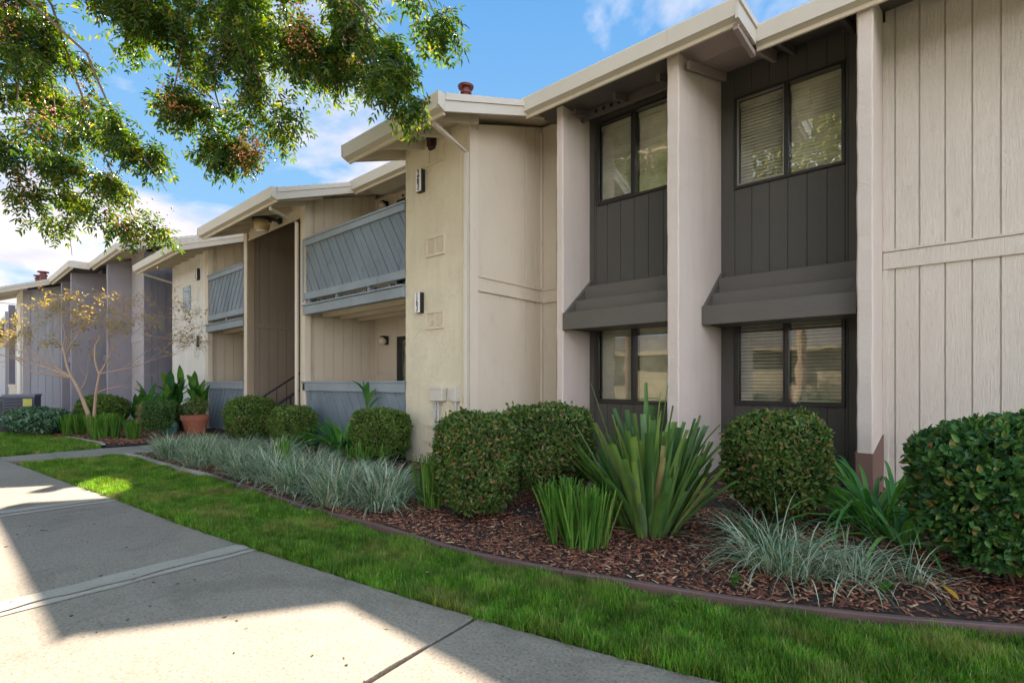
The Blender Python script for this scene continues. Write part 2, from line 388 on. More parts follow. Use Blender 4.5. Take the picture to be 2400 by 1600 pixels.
M_flax = m_leaf('flax_blade', [(0, (.045, .11, .035)), (.3, (.08, .17, .045)), (.6, (.14, .24, .055)), (.85, (.22, .31, .07)), (.95, (.13, .23, .13)), (1, (.34, .28, .11))], .22, 0.4, 0.22, (1.3, 1.4, .6))
M_diet = m_leaf('sword_leaf', [(0, (0.040, 0.138, 0.023)), (.5, (0.092, 0.218, 0.034)), (1, (0.184, 0.322, 0.057))], .35, 0.45, 0.2, (1.5, 1.5, .4))
M_strap = m_leaf('strap_leaf', [(0, (.045, .16, .045)), (.5, (.09, .26, .055)), (1, (.19, .38, .08))], .3, 0.38, 0.25, (1.4, 1.5, .6))
M_canna = m_leaf('canna_leaf', [(0, (.03, .12, .03)), (.5, (.055, .19, .03)), (1, (.13, .25, .04))], .4, 0.4, 0.25, (1.5, 1.4, .4))
M_dry = m_leaf('dry_blade', [(0, (.22, .15, .08)), (1, (.42, .30, .17))], .2, .7, .2, (1, 1, .8))
M_ylw = m_leaf('yellow_tree_leaf', [(0, (.18, .22, .05)), (.5, (.38, .36, .11)), (1, (.42, .29, .18))], .45, .5, .3, (1.6, 1.3, .5))
M_ivy = m_leaf('ivy_leaf', [(0, (0.025, 0.078, 0.047)), (.6, (0.070, 0.156, 0.086)), (1, (0.156, 0.265, 0.125))], .15, .25, .7)
M_treel = m_leaf('background_tree_leaf', [(0, (.08, .12, .02)), (.5, (.20, .24, .04)), (1, (.42, .38, .08))], .4, .4, .5, (1.6, 1.5, .4))

# ------------------------------------------------------------------ vector helpers for leaves and blades
def nrm(a): return a / (np.linalg.norm(a, axis=1, keepdims=True) + 1e-9)
def leaf_arrays(P, T, Nn, L, W, fold=.25, droop=.12):
    n = len(P); T = nrm(T); S = nrm(np.cross(T, Nn)); U = np.cross(S, T)
    L = np.broadcast_to(np.asarray(L, float), (n,))[:, None]; W = np.broadcast_to(np.asarray(W, float), (n,))[:, None]
    b = P; l1 = P + T * L * .32 - S * W * .5 + U * W * fold; l2 = P + T * L * .68 - S * W * .42 + U * (W * fold - L * droop * .5)
    r1 = P + T * L * .32 + S * W * .5 + U * W * fold; r2 = P + T * L * .68 + S * W * .42 + U * (W * fold - L * droop * .5)
    t = P + T * L - U * L * droop
    V = np.stack([b, l1, l2, t, r2, r1], axis=1).reshape(-1, 3)
    i = np.arange(n)[:, None] * 6
    F = np.concatenate([i + np.array([[0, 3, 2, 1]]), i + np.array([[0, 5, 4, 3]])])
    return V, F
def blade_arrays(P, D, L, W, lean, curve, seg=4, blunt=.12, side=None, twist=0):
    """P base, D horizontal unit direction, lean start angle from vertical, curve extra angle at the tip"""
    n = len(P); g = lambda a: np.broadcast_to(np.asarray(a, float), (n,))
    L, W, lean, curve = g(L), g(W), g(lean), g(curve)
    D = nrm(D); up = np.array([[0, 0, 1.0]]); S = nrm(np.cross(D, np.broadcast_to(up, D.shape)))
    if side is not None: S = nrm(S * np.cos(side)[:, None] + D * np.sin(side)[:, None])
    cur = P.copy(); vs = []
    for k in range(seg + 1):
        f = k / seg
        w = W * (1 - (1 - blunt) * f ** 2.2) * (.65 + .35 * min(1, f * 4))
        vs.append(cur - S * w[:, None] * .5); vs.append(cur + S * w[:, None] * .5)
        a = lean + curve * f ** 1.3
        cur = cur + (D * np.sin(a)[:, None] + up * np.cos(a)[:, None]) * (L / seg)[:, None]
    V = np.stack(vs, axis=1).reshape(-1, 3); m = 2 * (seg + 1)
    i = np.arange(n)[:, None] * m
    F = np.concatenate([i + np.array([[2 * k, 2 * k + 1, 2 * k + 3, 2 * k + 2]]) for k in range(seg)])
    return V, F
def cat(parts):
    V = []; F = []; o = 0
    for v, f in parts: V.append(v); F.append(f + o); o += len(v)
    return np.concatenate(V), np.concatenate(F)
def rdir(n):
    a = rng.uniform(0, 2 * math.pi, n); return np.stack([np.cos(a), np.sin(a), np.zeros(n)], axis=1)

# ------------------------------------------------------------------ ground, walks, lawn, beds
WALK = [(-40, -2.6), (-25, -1.1), (-16, .12), (-12.6, .58), (-11.5, .72), (-10.75, .80), (-9.77, .91), (-7.92, 1.10), (-6.39, 1.27), (-4.9, 1.40), (-3.8, 1.54), (-2.6, 1.71), (-1.8, 1.84), (-1.15, 1.97), (-.7, 2.08), (.3, 2.42), (1.5, 2.95), (3.5, 4.0), (6, 5.6)]
CURB = [(-10.2, 2.10), (-9.8, 2.15), (-8.9, 2.20), (-7.74, 2.24), (-6.94, 2.32), (-5.57, 2.31), (-4.58, 2.31), (-3.43, 2.37), (-2.54, 2.42), (-1.78, 2.54), (-1.15, 2.73), (-.67, 2.91), (-.18, 3.14), (.25, 3.37), (1.0, 3.85), (2.2, 4.8), (3.5, 6.2)]
wx, wy = np.array([p[0] for p in WALK]), np.array([p[1] for p in WALK])
cx_, cy_ = np.array([p[0] for p in CURB]), np.array([p[1] for p in CURB])
walk_y = lambda x: np.interp(x, wx, wy)
curb_y = lambda x: np.interp(x, cx_, cy_)
def sheet(name, poly, z, mat): return struct(MB().add([(x, y, z) for x, y in poly], [tuple(range(len(poly)))]).build(name, mat))
struct(MB().box(-60, 25, -9.5, -2.46, -.06, -.008).build('bounce_slab', M_bounce))  # unseen pale paving added behind the camera to bounce sun onto shaded walls
struct(MB().add([(-400, -400, -.07), (400, -400, -.07), (400, 400, -.07), (-400, 400, -.07)], [(0, 1, 2, 3)]).build('ground', M_far))

def strip_between(fa, fb, xs, z, name, mat):
    mb = MB()
    for x in xs: mb.v.append((x, float(fa(x)), z)); mb.v.append((x, float(fb(x)), z))
    for i in range(len(xs) - 1): mb.f.append((2 * i, 2 * i + 2, 2 * i + 3, 2 * i + 1))
    return struct(mb.build(name, mat))
xs = list(np.linspace(-10.25, 3.4, 60))
strip_between(walk_y, lambda x: curb_y(x) if x > -10.2 else 2.1, xs, -.012, 'lawn_soil', M_lsoil)
FARL = [(-11.62, .74), (-11.75, 1.6), (-11.78, 2.06), (-12.4, 2.16), (-13.66, 2.02), (-15, 1.75), (-17, 1.1), (-22, .4), (-30, -.5), (-40, -1.9), (-40, -2.6), (-25, -1.1), (-16, .12), (-12.6, .58)]
sheet('far_lawn_soil', FARL, -.012, M_lsoil)
xs = list(np.linspace(-10.2, 3.4, 60))
strip_between(lambda x: curb_y(x) + .02, lambda x: 7.5, xs, .03, 'planting_bed', M_msoil)
sheet('far_planting_bed', [(-11.72, 2.1), (-11.66, 2.9), (-11.6, 6.0), (-45, 6.0), (-45, -1.8), (-30, -.45), (-22, .45), (-17, 1.13), (-15, 1.79), (-13.66, 2.06), (-12.4, 2.2)], .02, M_msoil)

walk = struct(bpy.data.objects.new('sidewalk', None)); C.objects.link(walk)
def wob(x, y, amp, seed): return amp * (math.sin(y * 9 + seed) * .5 + math.sin(y * 23 + seed * 2) * .3 + math.sin(y * 61 + seed * 3) * .2)
JX = [-40, -26, -20, -16.3, -13.4, -11.55, -9.0, -6.52, -3.80, -1.80, .35, 2.5, 6]
def jx(i, y): return JX[i] + (.06 * (y - 1) if i == 8 else (-.10 * (1.5 - y) if i == 9 else 0)) * (-1 if i == 8 else -1)
for i in range(len(JX) - 1):
    crackL = (i == 8); crackR = (i == 7)
    x0, x1 = JX[i], JX[i + 1]
    ys0 = np.linspace(-2.4, float(walk_y(x0)), 40); ys1 = np.linspace(-2.4, float(walk_y(x1)), 40)
    g = .006
    L = [(jx(i, y) + (wob(0, y, .022, 1) + .004 if i == 8 else g + (wob(0, y, .006, 4) if i == 9 else 0)), y) for y in ys0]
    Rr = [(jx(i + 1, y) + (wob(0, y, .022, 1) - .004 if i + 1 == 8 else -g - (.012 if i + 1 == 9 else 0) + (wob(0, y, .006, 6) if i + 1 == 9 else 0)), y) for y in ys1]
    top = [(x, float(walk_y(x))) for x in np.linspace(x0, x1, 8)[1:-1]]
    poly = L + top + Rr[::-1]
    mb = MB(); n = len(poly)
    cxm = sum(p[0] for p in poly) / n; cym = sum(p[1] for p in poly) / n
    k = .006
    def inn(p):
        d = Vector((cxm - p[0], cym - p[1])); d.normalize(); return (p[0] + d.x * k, p[1] + d.y * k, 0)
    mb.v = [inn(p) for p in poly] + [(p[0], p[1], -.006) for p in poly] + [(p[0], p[1], -.055) for p in poly]
    mb.f = [tuple(range(n))] + [(a, (a + 1) % n, n + (a + 1) % n, n + a) for a in range(n)] + [(n + a, n + (a + 1) % n, 2 * n + (a + 1) % n, 2 * n + a) for a in range(n)]
    mb.build('concrete_slab', M_conc, walk)
# trowelled margins beside joints (smoother, paler cement)
def margin(xa, xb, y0, seed):
    mb = MB(); ys = np.linspace(y0, float(walk_y(max(xa(1.2), xb(1.2)))) - .012, 50)
    for y in ys:
        mb.v.append((xa(y) + wob(0, y, .012, seed), y, .004)); mb.v.append((xb(y) , y, .004))
    mb.f = [(2 * i, 2 * i + 1, 2 * i + 3, 2 * i + 2) for i in range(len(ys) - 1)]
    mb.build('trowelled_margin', M_concs, walk)
margin(lambda y: jx(8, y) - .17, lambda y: jx(8, y) + wob(0, y, .022, 1) - .012, -2.3, 3)
margin(lambda y: jx(8, y) + .075 , lambda y: jx(8, y) + wob(0, y, .022, 1) + .012, -2.3, 8)
margin(lambda y: -6.40 + .0, lambda y: -6.50, -2.3, 9)
margin(lambda y: -6.70 + .0, lambda y: -6.545, -2.3, 5)
# dark debris specks on the concrete
mb = MB()
for _ in range(60):
    x = rnd.uniform(-6, -.3); y = rnd.uniform(-.5, 1.25); s = rnd.uniform(.003, .009); a = rnd.uniform(0, 6)
    c_, s_ = math.cos(a), math.sin(a)
    mb.prism([(x - c_ * s * 1.6, y - s_ * s * 1.6, .001), (x + s_ * s, y - c_ * s, .001), (x + c_ * s * 1.6, y + s_ * s * 1.6, .002), (x - s_ * s, y + c_ * s, .002)], (0, 0, .003))
mb.build('leaf_debris', M_twig, None, kind='stuff')

path = struct(bpy.data.objects.new('stair_path', None)); C.objects.link(path)
for (ya, yb) in ((.0, 1.35), (1.35, 2.75), (2.75, 4.15), (4.15, 4.95)):
    def xl(y): return float(np.interp(y, [.72, 1.6, 2.1, 4.95], [-11.55, -11.72, -11.74, -11.6]))
    def xr(y): return float(np.interp(y, [.8, 1.05, 1.3, 1.6, 2.22, 4.95], [-10.9, -10.82, -10.64, -10.43, -10.26, -10.25]))
    ya2 = max(ya, .78) + .005; ys = np.linspace(ya2, yb - .005, 8)
    poly = [(xl(y), y, 0) for y in ys] + [(xr(y), y, 0) for y in ys[::-1]]
    if ya == 0: poly[0] = (xl(ya2), float(walk_y(-11.5)) + .005, 0); poly[-1] = (xr(ya2), float(walk_y(-10.9)) + .005, 0)
    MB().prism(poly, (0, 0, -.055)).build('concrete_slab', M_conc, path)

# garden edging
edg = thing('garden_edging', 'long curved brown edging board between the lawn and the mulch bed', 'garden edging', (-3, 2.4, 0))
cuts = [(-10.2, -8.6, M_edgec), (-8.59, -6.98, M_edgec), (-6.96, -4.62, M_edging), (-4.61, -1.8, M_edging), (-1.79, .3, M_edging), (.31, 3.4, M_edging)]
for a, b, m in cuts:
    xs = np.linspace(a, b, 14); w = .020 if m is M_edging else .045; top = .056 if m is M_edging else .045
    mb = MB()
    for x in xs:
        y = float(curb_y(x)); tz = top + .006 * math.sin(x * 3.1)
        mb.v += [(x, y - w, -.05), (x, y - w, tz - .004), (x, y - w + .004, tz), (x, y + w - .004, tz), (x, y + w, tz - .004), (x, y + w, -.05)]
    for i in range(len(xs) - 1):
        for k in range(5): mb.f.append((6 * i + k, 6 * i + k + 1, 6 * i + 7 + k, 6 * i + 6 + k))
    mb.f += [tuple(range(6)), tuple(range(len(mb.v) - 6, len(mb.v)))]
    mb.build('edging_board', m, edg)
e2 = thing('lawn_edging', 'pale curved edging strip along the mulch bed beyond the stair path', 'garden edging', (-12.8, 2.1, 0))
mb = MB()
for (x, y) in [(-11.78, 2.1), (-12.1, 2.16), (-12.5, 2.17), (-13.1, 2.10), (-13.7, 2.03), (-14.3, 1.92)]:
    mb.v += [(x, y - .03, -.04), (x, y - .03, .05), (x, y + .03, .05), (x, y + .03, -.04)]
for i in range(5):
    for k in range(3): mb.f.append((4 * i + k, 4 * i + k + 1, 4 * i + 5 + k, 4 * i + 4 + k))
mb.build('edging_board', M_edgec, e2)

# ------------------------------------------------------------------ building helpers
def siding(parent, p0, p1, nrm2, z0, z1, mat, sp=.21, t=.014, holes=(), ztop=None, off=0.0, join=False, gap=.009, edges=None):
    """vertical boards from p0 to p1 (xy); nrm2 = outward normal xy; holes (s0,s1,z0,z1); ztop(s) for sloped tops"""
    p0 = Vector(p0); p1 = Vector(p1); d = (p1 - p0); Ln = d.length; d.normalize(); n = Vector(nrm2)
    def P(s, z, o): q = p0 + d * s + n * o; return (q.x, q.y, z)
    if edges is None:
        edges = [0]; s = off if off > 0 else sp
        while s < Ln - .02: edges.append(s); s += sp
        edges.append(Ln)
    M = MB()
    # backing sheet a little behind the boards
    zt = (lambda s: z1) if ztop is None else ztop
    back = MB()
    def quad(a, b, za, zb, zc, zd, o0, o1, tgt, ch=True):
        if b - a < .003: return
        w = gap / 2 if ch else 0
        tgt.add([P(a + w, za, o0), P(b - w, zb, o0), P(b - w, zc, o0), P(a + w, zd, o0), P(a + w + .003, za, o1), P(b - w - .003, zb, o1), P(b - w - .003, zc, o1), P(a + w + .003, zd, o1)],
                [(4, 5, 6, 7), (0, 1, 5, 4), (1, 2, 6, 5), (2, 3, 7, 6), (3, 0, 4, 7)])
    def piece(a, b, lo, hi, tgt, o0, o1, ch):   # hi None -> slope top
        if hi is None: quad(a, b, lo, lo, zt(b), zt(a), o0, o1, tgt, ch)
        else: quad(a, b, lo, lo, hi, hi, o0, o1, tgt, ch)
    for i in range(len(edges) - 1):
        a, b = edges[i], edges[i + 1]
        hs = [h for h in holes if h[0] < b - .002 and h[1] > a + .002]
        segs = [(a, b, True)] if not hs else None
        if hs:
            cutsx = sorted({a, b} | {min(max(h[0], a), b) for h in hs} | {min(max(h[1], a), b) for h in hs})
            for u, v in zip(cutsx[:-1], cutsx[1:]):
                mid = (u + v) / 2; hh = sorted([h for h in hs if h[0] < mid < h[1]], key=lambda h: h[2])
                lo = z0
                for h in hh:
                    tgt = M if join else MB()
                    piece(u, v, lo, h[2], tgt, 0, t, True)
                    if not join and tgt.v: tgt.build('siding_board', mat, parent)
                    lo = h[3]
                tgt = M if join else MB(); piece(u, v, lo, None, tgt, 0, t, True)
                if not join and tgt.v: tgt.build('siding_board', mat, parent)
        else:
            tgt = M if join else MB(); piece(a, b, z0, None, tgt, 0, t, True)
            if not join and tgt.v: tgt.build('siding_board', mat, parent)
    if join: M.build('siding', mat, parent, kind='stuff')
    # wall body behind
    hs = list(holes); B = MB(); cutsx = sorted({0.0, Ln} | {h[0] for h in hs} | {h[1] for h in hs})
    for u, v in zip(cutsx[:-1], cutsx[1:]):
        mid = (u + v) / 2; hh = sorted([h for h in hs if h[0] < mid < h[1]], key=lambda h: h[2]); lo = z0
        for h in hh + [None]:
            hi0 = h[2] if h else None
            za, zb = (hi0, hi0) if h else (zt(u), zt(v))
            B.add([P(u, lo, -.002), P(v, lo, -.002), P(v, zb, -.002), P(u, za, -.002), P(u, lo, -.09), P(v, lo, -.09), P(v, zb, -.09), P(u, za, -.09)],
                  [(0, 1, 2, 3), (7, 6, 5, 4), (0, 4, 5, 1), (1, 5, 6, 2), (2, 6, 7, 3), (3, 7, 4, 0)])
            if h: lo = h[3]
    B.build('wall', mat, parent)

def fin(parent, x0, x1, y0, y1, z0, ztopf, ztopb, mat, seed=0, name='fin_wall'):
    """stucco fin with slightly wavy hand-floated arrises"""
    r = random.Random(seed); n = max(3, int((ztopf - z0) / .13)); mb = MB()
    for k in range(n + 1):
        f = k / n
        w = [r.uniform(-.004, .004) for _ in range(4)]
        if f < .12: w = [v * 1.6 for v in w]
        zf = z0 + (ztopf - z0) * f; zb = z0 + (ztopb - z0) * f
        c = .012
        mb.v += [(x0 + w[0], y0 + c, zf), (x0 + c + w[0], y0 + w[1], zf), (x1 - c + w[2], y0 + w[1], zf), (x1 + w[2], y0 + c + w[3] * .3, zf), (x1 + w[3] * .3, y1, zb), (x0, y1, zb)]
    for k in range(n):
        for j in range(6):
            a = 6 * k + j; b = 6 * k + (j + 1) % 6; mb.f.append((a, b, b + 6, a + 6))
    mb.f += [tuple(range(6)), tuple(range(6 * n, 6 * n + 6))]
    return mb.build(name, mat, parent)

def roof(parent, x0, x1, prof, soff, rake_r=False, rake_l=False, fas=M_fascia, yend=None, ralf=True, pitchz=.36):
    """profile list of (y,z) tops from eave to ridge and back; fascia on the eave, optional rakes on left/right ends"""
    th = .10
    mb = MB(); n = len(prof)
    poly = [(x0, y, z - .012) for y, z in prof] + [(x0, y, z - th) for y, z in prof[::-1]]
    mb.prism(poly, (x1 - x0, 0, 0)); mb.build('roof_deck', soff, parent)
    # shingle courses
    sh = MB()
    for (ya, za), (yb, zb) in zip(prof[:-1], prof[1:]):
        Ls = math.hypot(yb - ya, zb - za); m = max(1, int(Ls / .14))
        for i in range(m):
            f0, f1 = i / m, (i + 1) / m
            sh.add([(x, y, z) for x in (x0 - .015, x1 + .015) for y, z in ((ya + (yb - ya) * f0 - .02, za + (zb - za) * f0 - .010), (ya + (yb - ya) * f0 - .02, za + (zb - za) * f0 + .014), (ya + (yb - ya) * f1, za + (zb - za) * f1 + .003), (ya + (yb - ya) * f1, za + (zb - za) * f1 - .010))],
                   [(0, 1, 2, 3), (7, 6, 5, 4), (0, 4, 5, 1), (1, 5, 6, 2), (2, 6, 7, 3), (3, 7, 4, 0)])
    sh.build('shingles', M_shing, parent, kind='stuff')
    y, z = prof[0]
    # eave: metal gutter profile (upper deep board + recessed lip)
    g = MB(); gy = y
    g.prism([(x0, gy + .0, z - .185), (x0, gy - .085, z - .17), (x0, gy - .105, z - .012), (x0, gy - .10, z + .004), (x0, gy + .0, z + .004)], (x1 - x0, 0, 0)); g.build('gutter', fas, parent)
    MB().box(x0, x1, gy + .002, gy + .03, z - .225, z - .06).build('fascia_board', M_trim, parent)
    def rake(x, sgn):
        for (ya, za), (yb, zb) in zip(prof[:-1], prof[1:]):
            if ya > 9: break
            a0, b0 = (x, x + sgn * .035)
            for lo, hi, ex in ((-.20, -.075, 0), (-.073, .008, .018)):
                xa, xb = (a0, b0 + sgn * ex)
                MB().prism([(xa, ya - (.0 if ya > prof[0][0] else .0), za + lo), (xa, yb, zb + lo), (xa, yb, zb + hi), (xa, ya, za + hi)], (xb - xa, 0, 0)).build('rake_board', fas, parent)
        MB().prism([(x, prof[0][0] - .10, prof[0][1] - .15), (x, prof[0][0] , prof[0][1] - .20), (x, prof[0][0], prof[0][1] + .006), (x, prof[0][0] - .103, prof[0][1] + .006)], (sgn * .03, 0, 0)).build('gutter_end', fas, parent)
    if rake_r: rake(x1, 1)
    if rake_l: rake(x0, -1)
def rafters(parent, xs, prof, y1, mat, w=.045, h=.13, top=.10, y0=None):
    (ya, za), (yb, zb) = prof[0], prof[1]; k = (zb - za) / (yb - ya)
    y0 = ya + .04 if y0 is None else y0
    for x in xs:
        MB().prism([(x, y0, za + k * (y0 - ya) - top), (x, y1, za + k * (y1 - ya) - top), (x, y1, za + k * (y1 - ya) - top - h), (x, y0, za + k * (y0 - ya) - top - h * .8)], (w, 0, 0)).build('rafter', mat, parent)

SLATME = {}
def window(parent, x0, x1, z0, z1, y, tilts=(60, 60), screen=True, fmat=M_frame, sashmat=M_frame, seed=1):
    """sliding window facing -y; frame, two panes, blinds"""
    r = random.Random(seed); fw = .035; mb = MB(); ya, yb = y - .035, y + .07
    mb.box(x0, x0 + fw, ya, yb, z0, z1, .003).box(x1 - fw, x1, ya, yb, z0, z1, .003).box(x0 + fw, x1 - fw, ya, yb, z0, z0 + fw, .003).box(x0 + fw, x1 - fw, ya, yb, z1 - fw, z1, .003)
    w = mb.build('window', fmat, parent)
    xm = (x0 + x1) / 2
    MB().box(xm - .022, xm + .022, ya + .008, yb - .01, z0 + fw, z1 - fw, .003).build('mullion', fmat, w)
    # left sash sits slightly forward, with an aluminium edge
    s = MB(); a, b = x0 + fw, xm - .022; q = .022
    s.box(a, a + q, ya - .004, ya + .025, z0 + fw, z1 - fw).box(b - q * .6, b, ya - .004, ya + .025, z0 + fw, z1 - fw).box(a + q, b - q * .6, ya - .004, ya + .025, z0 + fw, z0 + fw + q).box(a + q, b - q * .6, ya - .004, ya + .025, z1 - fw - q, z1 - fw)
    s.build('sash', sashmat, w)
    for k, (a, b) in enumerate(((x0 + fw, xm - .022), (xm + .022, x1 - fw))):
        MB().box(a, b, y + .012, y + .016, z0 + fw, z1 - fw).build('glass_pane', M_glass, w)
        if k == 0 and screen: MB().add([(a + .01, y - .012, z0 + fw + .01), (b - .01, y - .012, z0 + fw + .01), (b - .01, y - .012, z1 - fw - .01), (a + .01, y - .012, z1 - fw - .01)], [(0, 1, 2, 3)]).build('insect_screen', M_screen, w)
        # blind
        zt = z1 - fw - .075; MB().box(a + .01, b - .01, y + .055, y + .11, zt, z1 - fw - .005, .004).build('blind_headrail', M_blind, w)
        wd = round(b - a - .03, 3); key = (wd, tilts[k])
        if key not in SLATME:
            an = R(tilts[k]); me = bpy.data.meshes.new('blind_slat'); hw = .0265
            v = []
            for xx in (-wd / 2, wd / 2):
                for u, c in ((-hw, 0), (0, .004), (hw, 0)):
                    v.append((xx, u * math.cos(an) - c * math.sin(an), -u * math.sin(an) * -1 + c * math.cos(an)))
            v2 = [(p[0], p[1] + .0012, p[2] - .0016) for p in v]
            me.from_pydata(v + v2, [], [(0, 1, 4, 3), (1, 2, 5, 4), (6, 9, 10, 7), (7, 10, 11, 8), (0, 3, 9, 6), (2, 8, 11, 5), (0, 6, 7, 1), (1, 7, 8, 2), (3, 4, 10, 9), (4, 5, 11, 10)])
            me.materials.append(M_blind); SLATME[key] = me
        zc = zt - .02
        while zc > z0 + fw + .02:
            o = link('blind_slat', SLATME[key], w); o.location = Vector(((a + b) / 2 + r.uniform(-.002, .002), y + .083, zc)) - parent_loc(w)
            o.rotation_euler = (R(r.uniform(-3, 3)), R(r.uniform(-.25, .25)), 0)
            zc -= .0435
        for fx in (.22, .78):
            xx = a + (b - a) * fx; MB().box(xx - .002, xx + .002, y + .052, y + .0535, z0 + fw + .01, zt).build('blind_cord', M_blind, w)
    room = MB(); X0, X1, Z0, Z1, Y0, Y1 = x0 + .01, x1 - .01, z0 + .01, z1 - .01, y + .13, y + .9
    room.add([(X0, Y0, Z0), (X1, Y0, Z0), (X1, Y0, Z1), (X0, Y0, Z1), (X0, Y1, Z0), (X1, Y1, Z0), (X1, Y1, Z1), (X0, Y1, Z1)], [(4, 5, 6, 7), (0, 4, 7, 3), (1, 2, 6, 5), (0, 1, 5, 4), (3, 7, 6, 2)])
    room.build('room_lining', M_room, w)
    return w

def awning(parent, x0, x1, yw, yf, mat=M_awn):
    """sloping three-board sun shade above a lower window"""
    a = MB()
    t = .035
    MB().box(x0, x1, yf, yf + t, 1.912, 2.142, .003).build('awning_board', mat, parent)
    k = yw - yf
    MB().box(x0 + .04, x1, yf + k * .34, yf + k * .34 + t, 2.03, 2.33, .003).build('awning_board', mat, parent)
    MB().box(x0 + .04, x1, yf + k * .68, yf + k * .68 + t, 2.20, 2.56, .003).build('awning_board', mat, parent)
    for xx in (x0 + .004, x1 - .04):
        MB().prism([(xx, yf + t, 1.93), (xx, yw, 1.93), (xx, yw, 2.70), (xx, yf + t, 2.15)], (.034, 0, 0)).build('awning_bracket', mat, parent)
    MB().box(x0 + .05, x1 - .05, yf + t, yw, 1.935, 1.95).build('awning_soffit', mat, parent)

def vent(parent, x0, x1, z0, z1, y, mat):
    m = .028
    v = MB().box(x0 - .03, x1 + .03, y - .026, y + .01, z0 - .03, z0, .002).box(x0 - .03, x1 + .03, y - .016, y + .01, z1, z1 + .03, .002).box(x0 - .03, x0, y - .016, y + .01, z0, z1, .002).box(x1, x1 + .03, y - .016, y + .01, z0, z1, .002)
    xm = (x0 + x1) / 2; v.box(xm - .012, xm + .012, y - .012, y + .01, z0, z1)
    vo = v.build('wall_vent', mat, parent)
    MB().box(x0, x1, y + .004, y + .012, z0, z1).build('vent_opening', M_opening, vo)
    n = int((z1 - z0) / .024); L = MB()
    for i in range(n):
        z = z0 + (i + .5) * (z1 - z0) / n
        for a, b in ((x0 + .01, xm - .018), (xm + .018, x1 - .01)):
            L.prism([(a, y - .008, z - .006), (a, y + .003, z + .002), (a, y + .003, z + .005), (a, y - .008, z - .003)], (b - a, 0, 0))
    L.build('louvres', mat, vo, kind='stuff')
    return vo

def guard(parent, x0, x1, y, zb, zt, lean, mat_s, mat_r, upper=True, sp=.135, join=False, cap=.11):
    """parapet of diagonal boards between rails; lean +1 boards run down to the right, -1 down to the left"""
    # rails
    MB().box(x0 - .03, x1 + .03, y - .045, y + .09, zt - .03, zt, .004).build('cap_rail', mat_r, parent)
    MB().box(x0, x1, y - .03, y + .005, zt - cap - .03, zt - .032, .004).build('top_rail', mat_r, parent)
    MB().box(x0, x1, y + .03, y + .07, zb + .02, zt - .04).build('backing', mat_s, parent)
    if upper: MB().box(x0 - .02, x1 + .02, y - .03, y + .005, zb, zb + .13, .004).build('bottom_rail', mat_r, parent)
    z0 = zb + (.10 if upper else 0); z1 = zt - cap - .03 + .01; H = z1 - z0; run = H * .62
    J = MB(); n = 0
    s = x0 - run
    while s < x1 + run:
        a, b = s, s + sp - .011
        # parallelogram strip clipped to [x0,x1]
        if lean > 0: pts = [(a + run, z0), (b + run, z0), (b, z1), (a, z1)]
        else: pts = [(a - run + run, z0), (b - run + run, z0), (b + run, z1), (a + run, z1)]
        for side, lim in ((1, x0 + .005), (-1, x1 - .005)):
            out = []
            for i in range(len(pts)):
                p, q = pts[i], pts[(i + 1) % len(pts)]
                ip, iq = side * (p[0] - lim) >= 0, side * (q[0] - lim) >= 0
                if ip: out.append(p)
                if ip != iq:
                    t_ = (lim - p[0]) / (q[0] - p[0]); out.append((lim, p[1] + (q[1] - p[1]) * t_))
            pts = out
            if len(pts) < 3: break
        if len(pts) >= 3:
            yy = y + (.0 if n % 2 else .006)
            tgt = J if join else MB()
            tgt.prism([(px, yy + .002, pz) for px, pz in pts], (0, .024, 0))
            if not join: tgt.build('diagonal_slat', mat_s, parent)
        n += 1; s += sp
    if join: J.build('diagonal_slats', mat_s, parent, kind='stuff')

def downspout(parent, pts, r=.034, mat=M_fascia): return MB().tube(pts, r, 4, square=True).build('downspout', mat, parent)

# ------------------------------------------------------------------ main apartment building
bld = thing('apartment_building', 'near cream two storey apartment building with stucco fins and charcoal window bays', 'building', (-6, 6, 0))
R1, R2, BF = 6.35, 7.0, 4.74
# right wall (pale siding) two storeys with band
XR = -.597
siding(bld, (XR + .02, R2), (5.0, R2), (0, -1), .02, 2.45, M_pink, .21, off=.09)
siding(bld, (XR + .02, R2), (5.0, R2), (0, -1), 2.64, 5.37, M_pink, .21, off=.09)
MB().box(XR + .005, 5, R2 - .045, R2 + .0, 2.45, 2.635, .004).build('band_board', M_pink, bld)
MB().box(XR + .005, 5, R2 - .06, R2 + .0, 2.638, 2.665, .004).build('band_cap', M_pink, bld)
MB().box(XR + .0, XR + .05, R2 - .03, R2, .02, 5.2, .004).build('corner_trim', M_pink, bld)
# recess 2
hol = [(-2.18 + 2.36, -.95 + 2.36, .91, 2.11), (-2.18 + 2.36, -.95 + 2.36, 3.74, 4.94)]
siding(bld, (-2.36, R2), (-.73, R2), (0, -1), .02, 5.37, M_dark, .21, holes=hol, off=.18, t=.008, gap=.005)
window(bld, -2.18, -.95, .91, 2.11, R2, tilts=(40, 44), seed=3)
window(bld, -2.18, -.95, 3.74, 4.94, R2, tilts=(62, 72), sashmat=M_alu, seed=4)
awning(bld, -2.355, -.76, R2, 6.286)
# recess 1
hol = [(-3.90 + 4.03, -2.70 + 4.03, .91, 2.11), (-3.90 + 4.03, -2.70 + 4.03, 3.74, 4.94)]
siding(bld, (-4.03, R1), (-2.50, R1), (0, -1), .02, 5.2, M_dark, .21, holes=hol, off=.10, t=.008, gap=.005)
window(bld, -3.90, -2.70, .91, 2.11, R1, tilts=(68, 70), seed=5)
window(bld, -3.90, -2.70, 3.74, 4.94, R1, tilts=(70, 72), seed=6)
awning(bld, -4.0, -2.505, R1, 5.64)
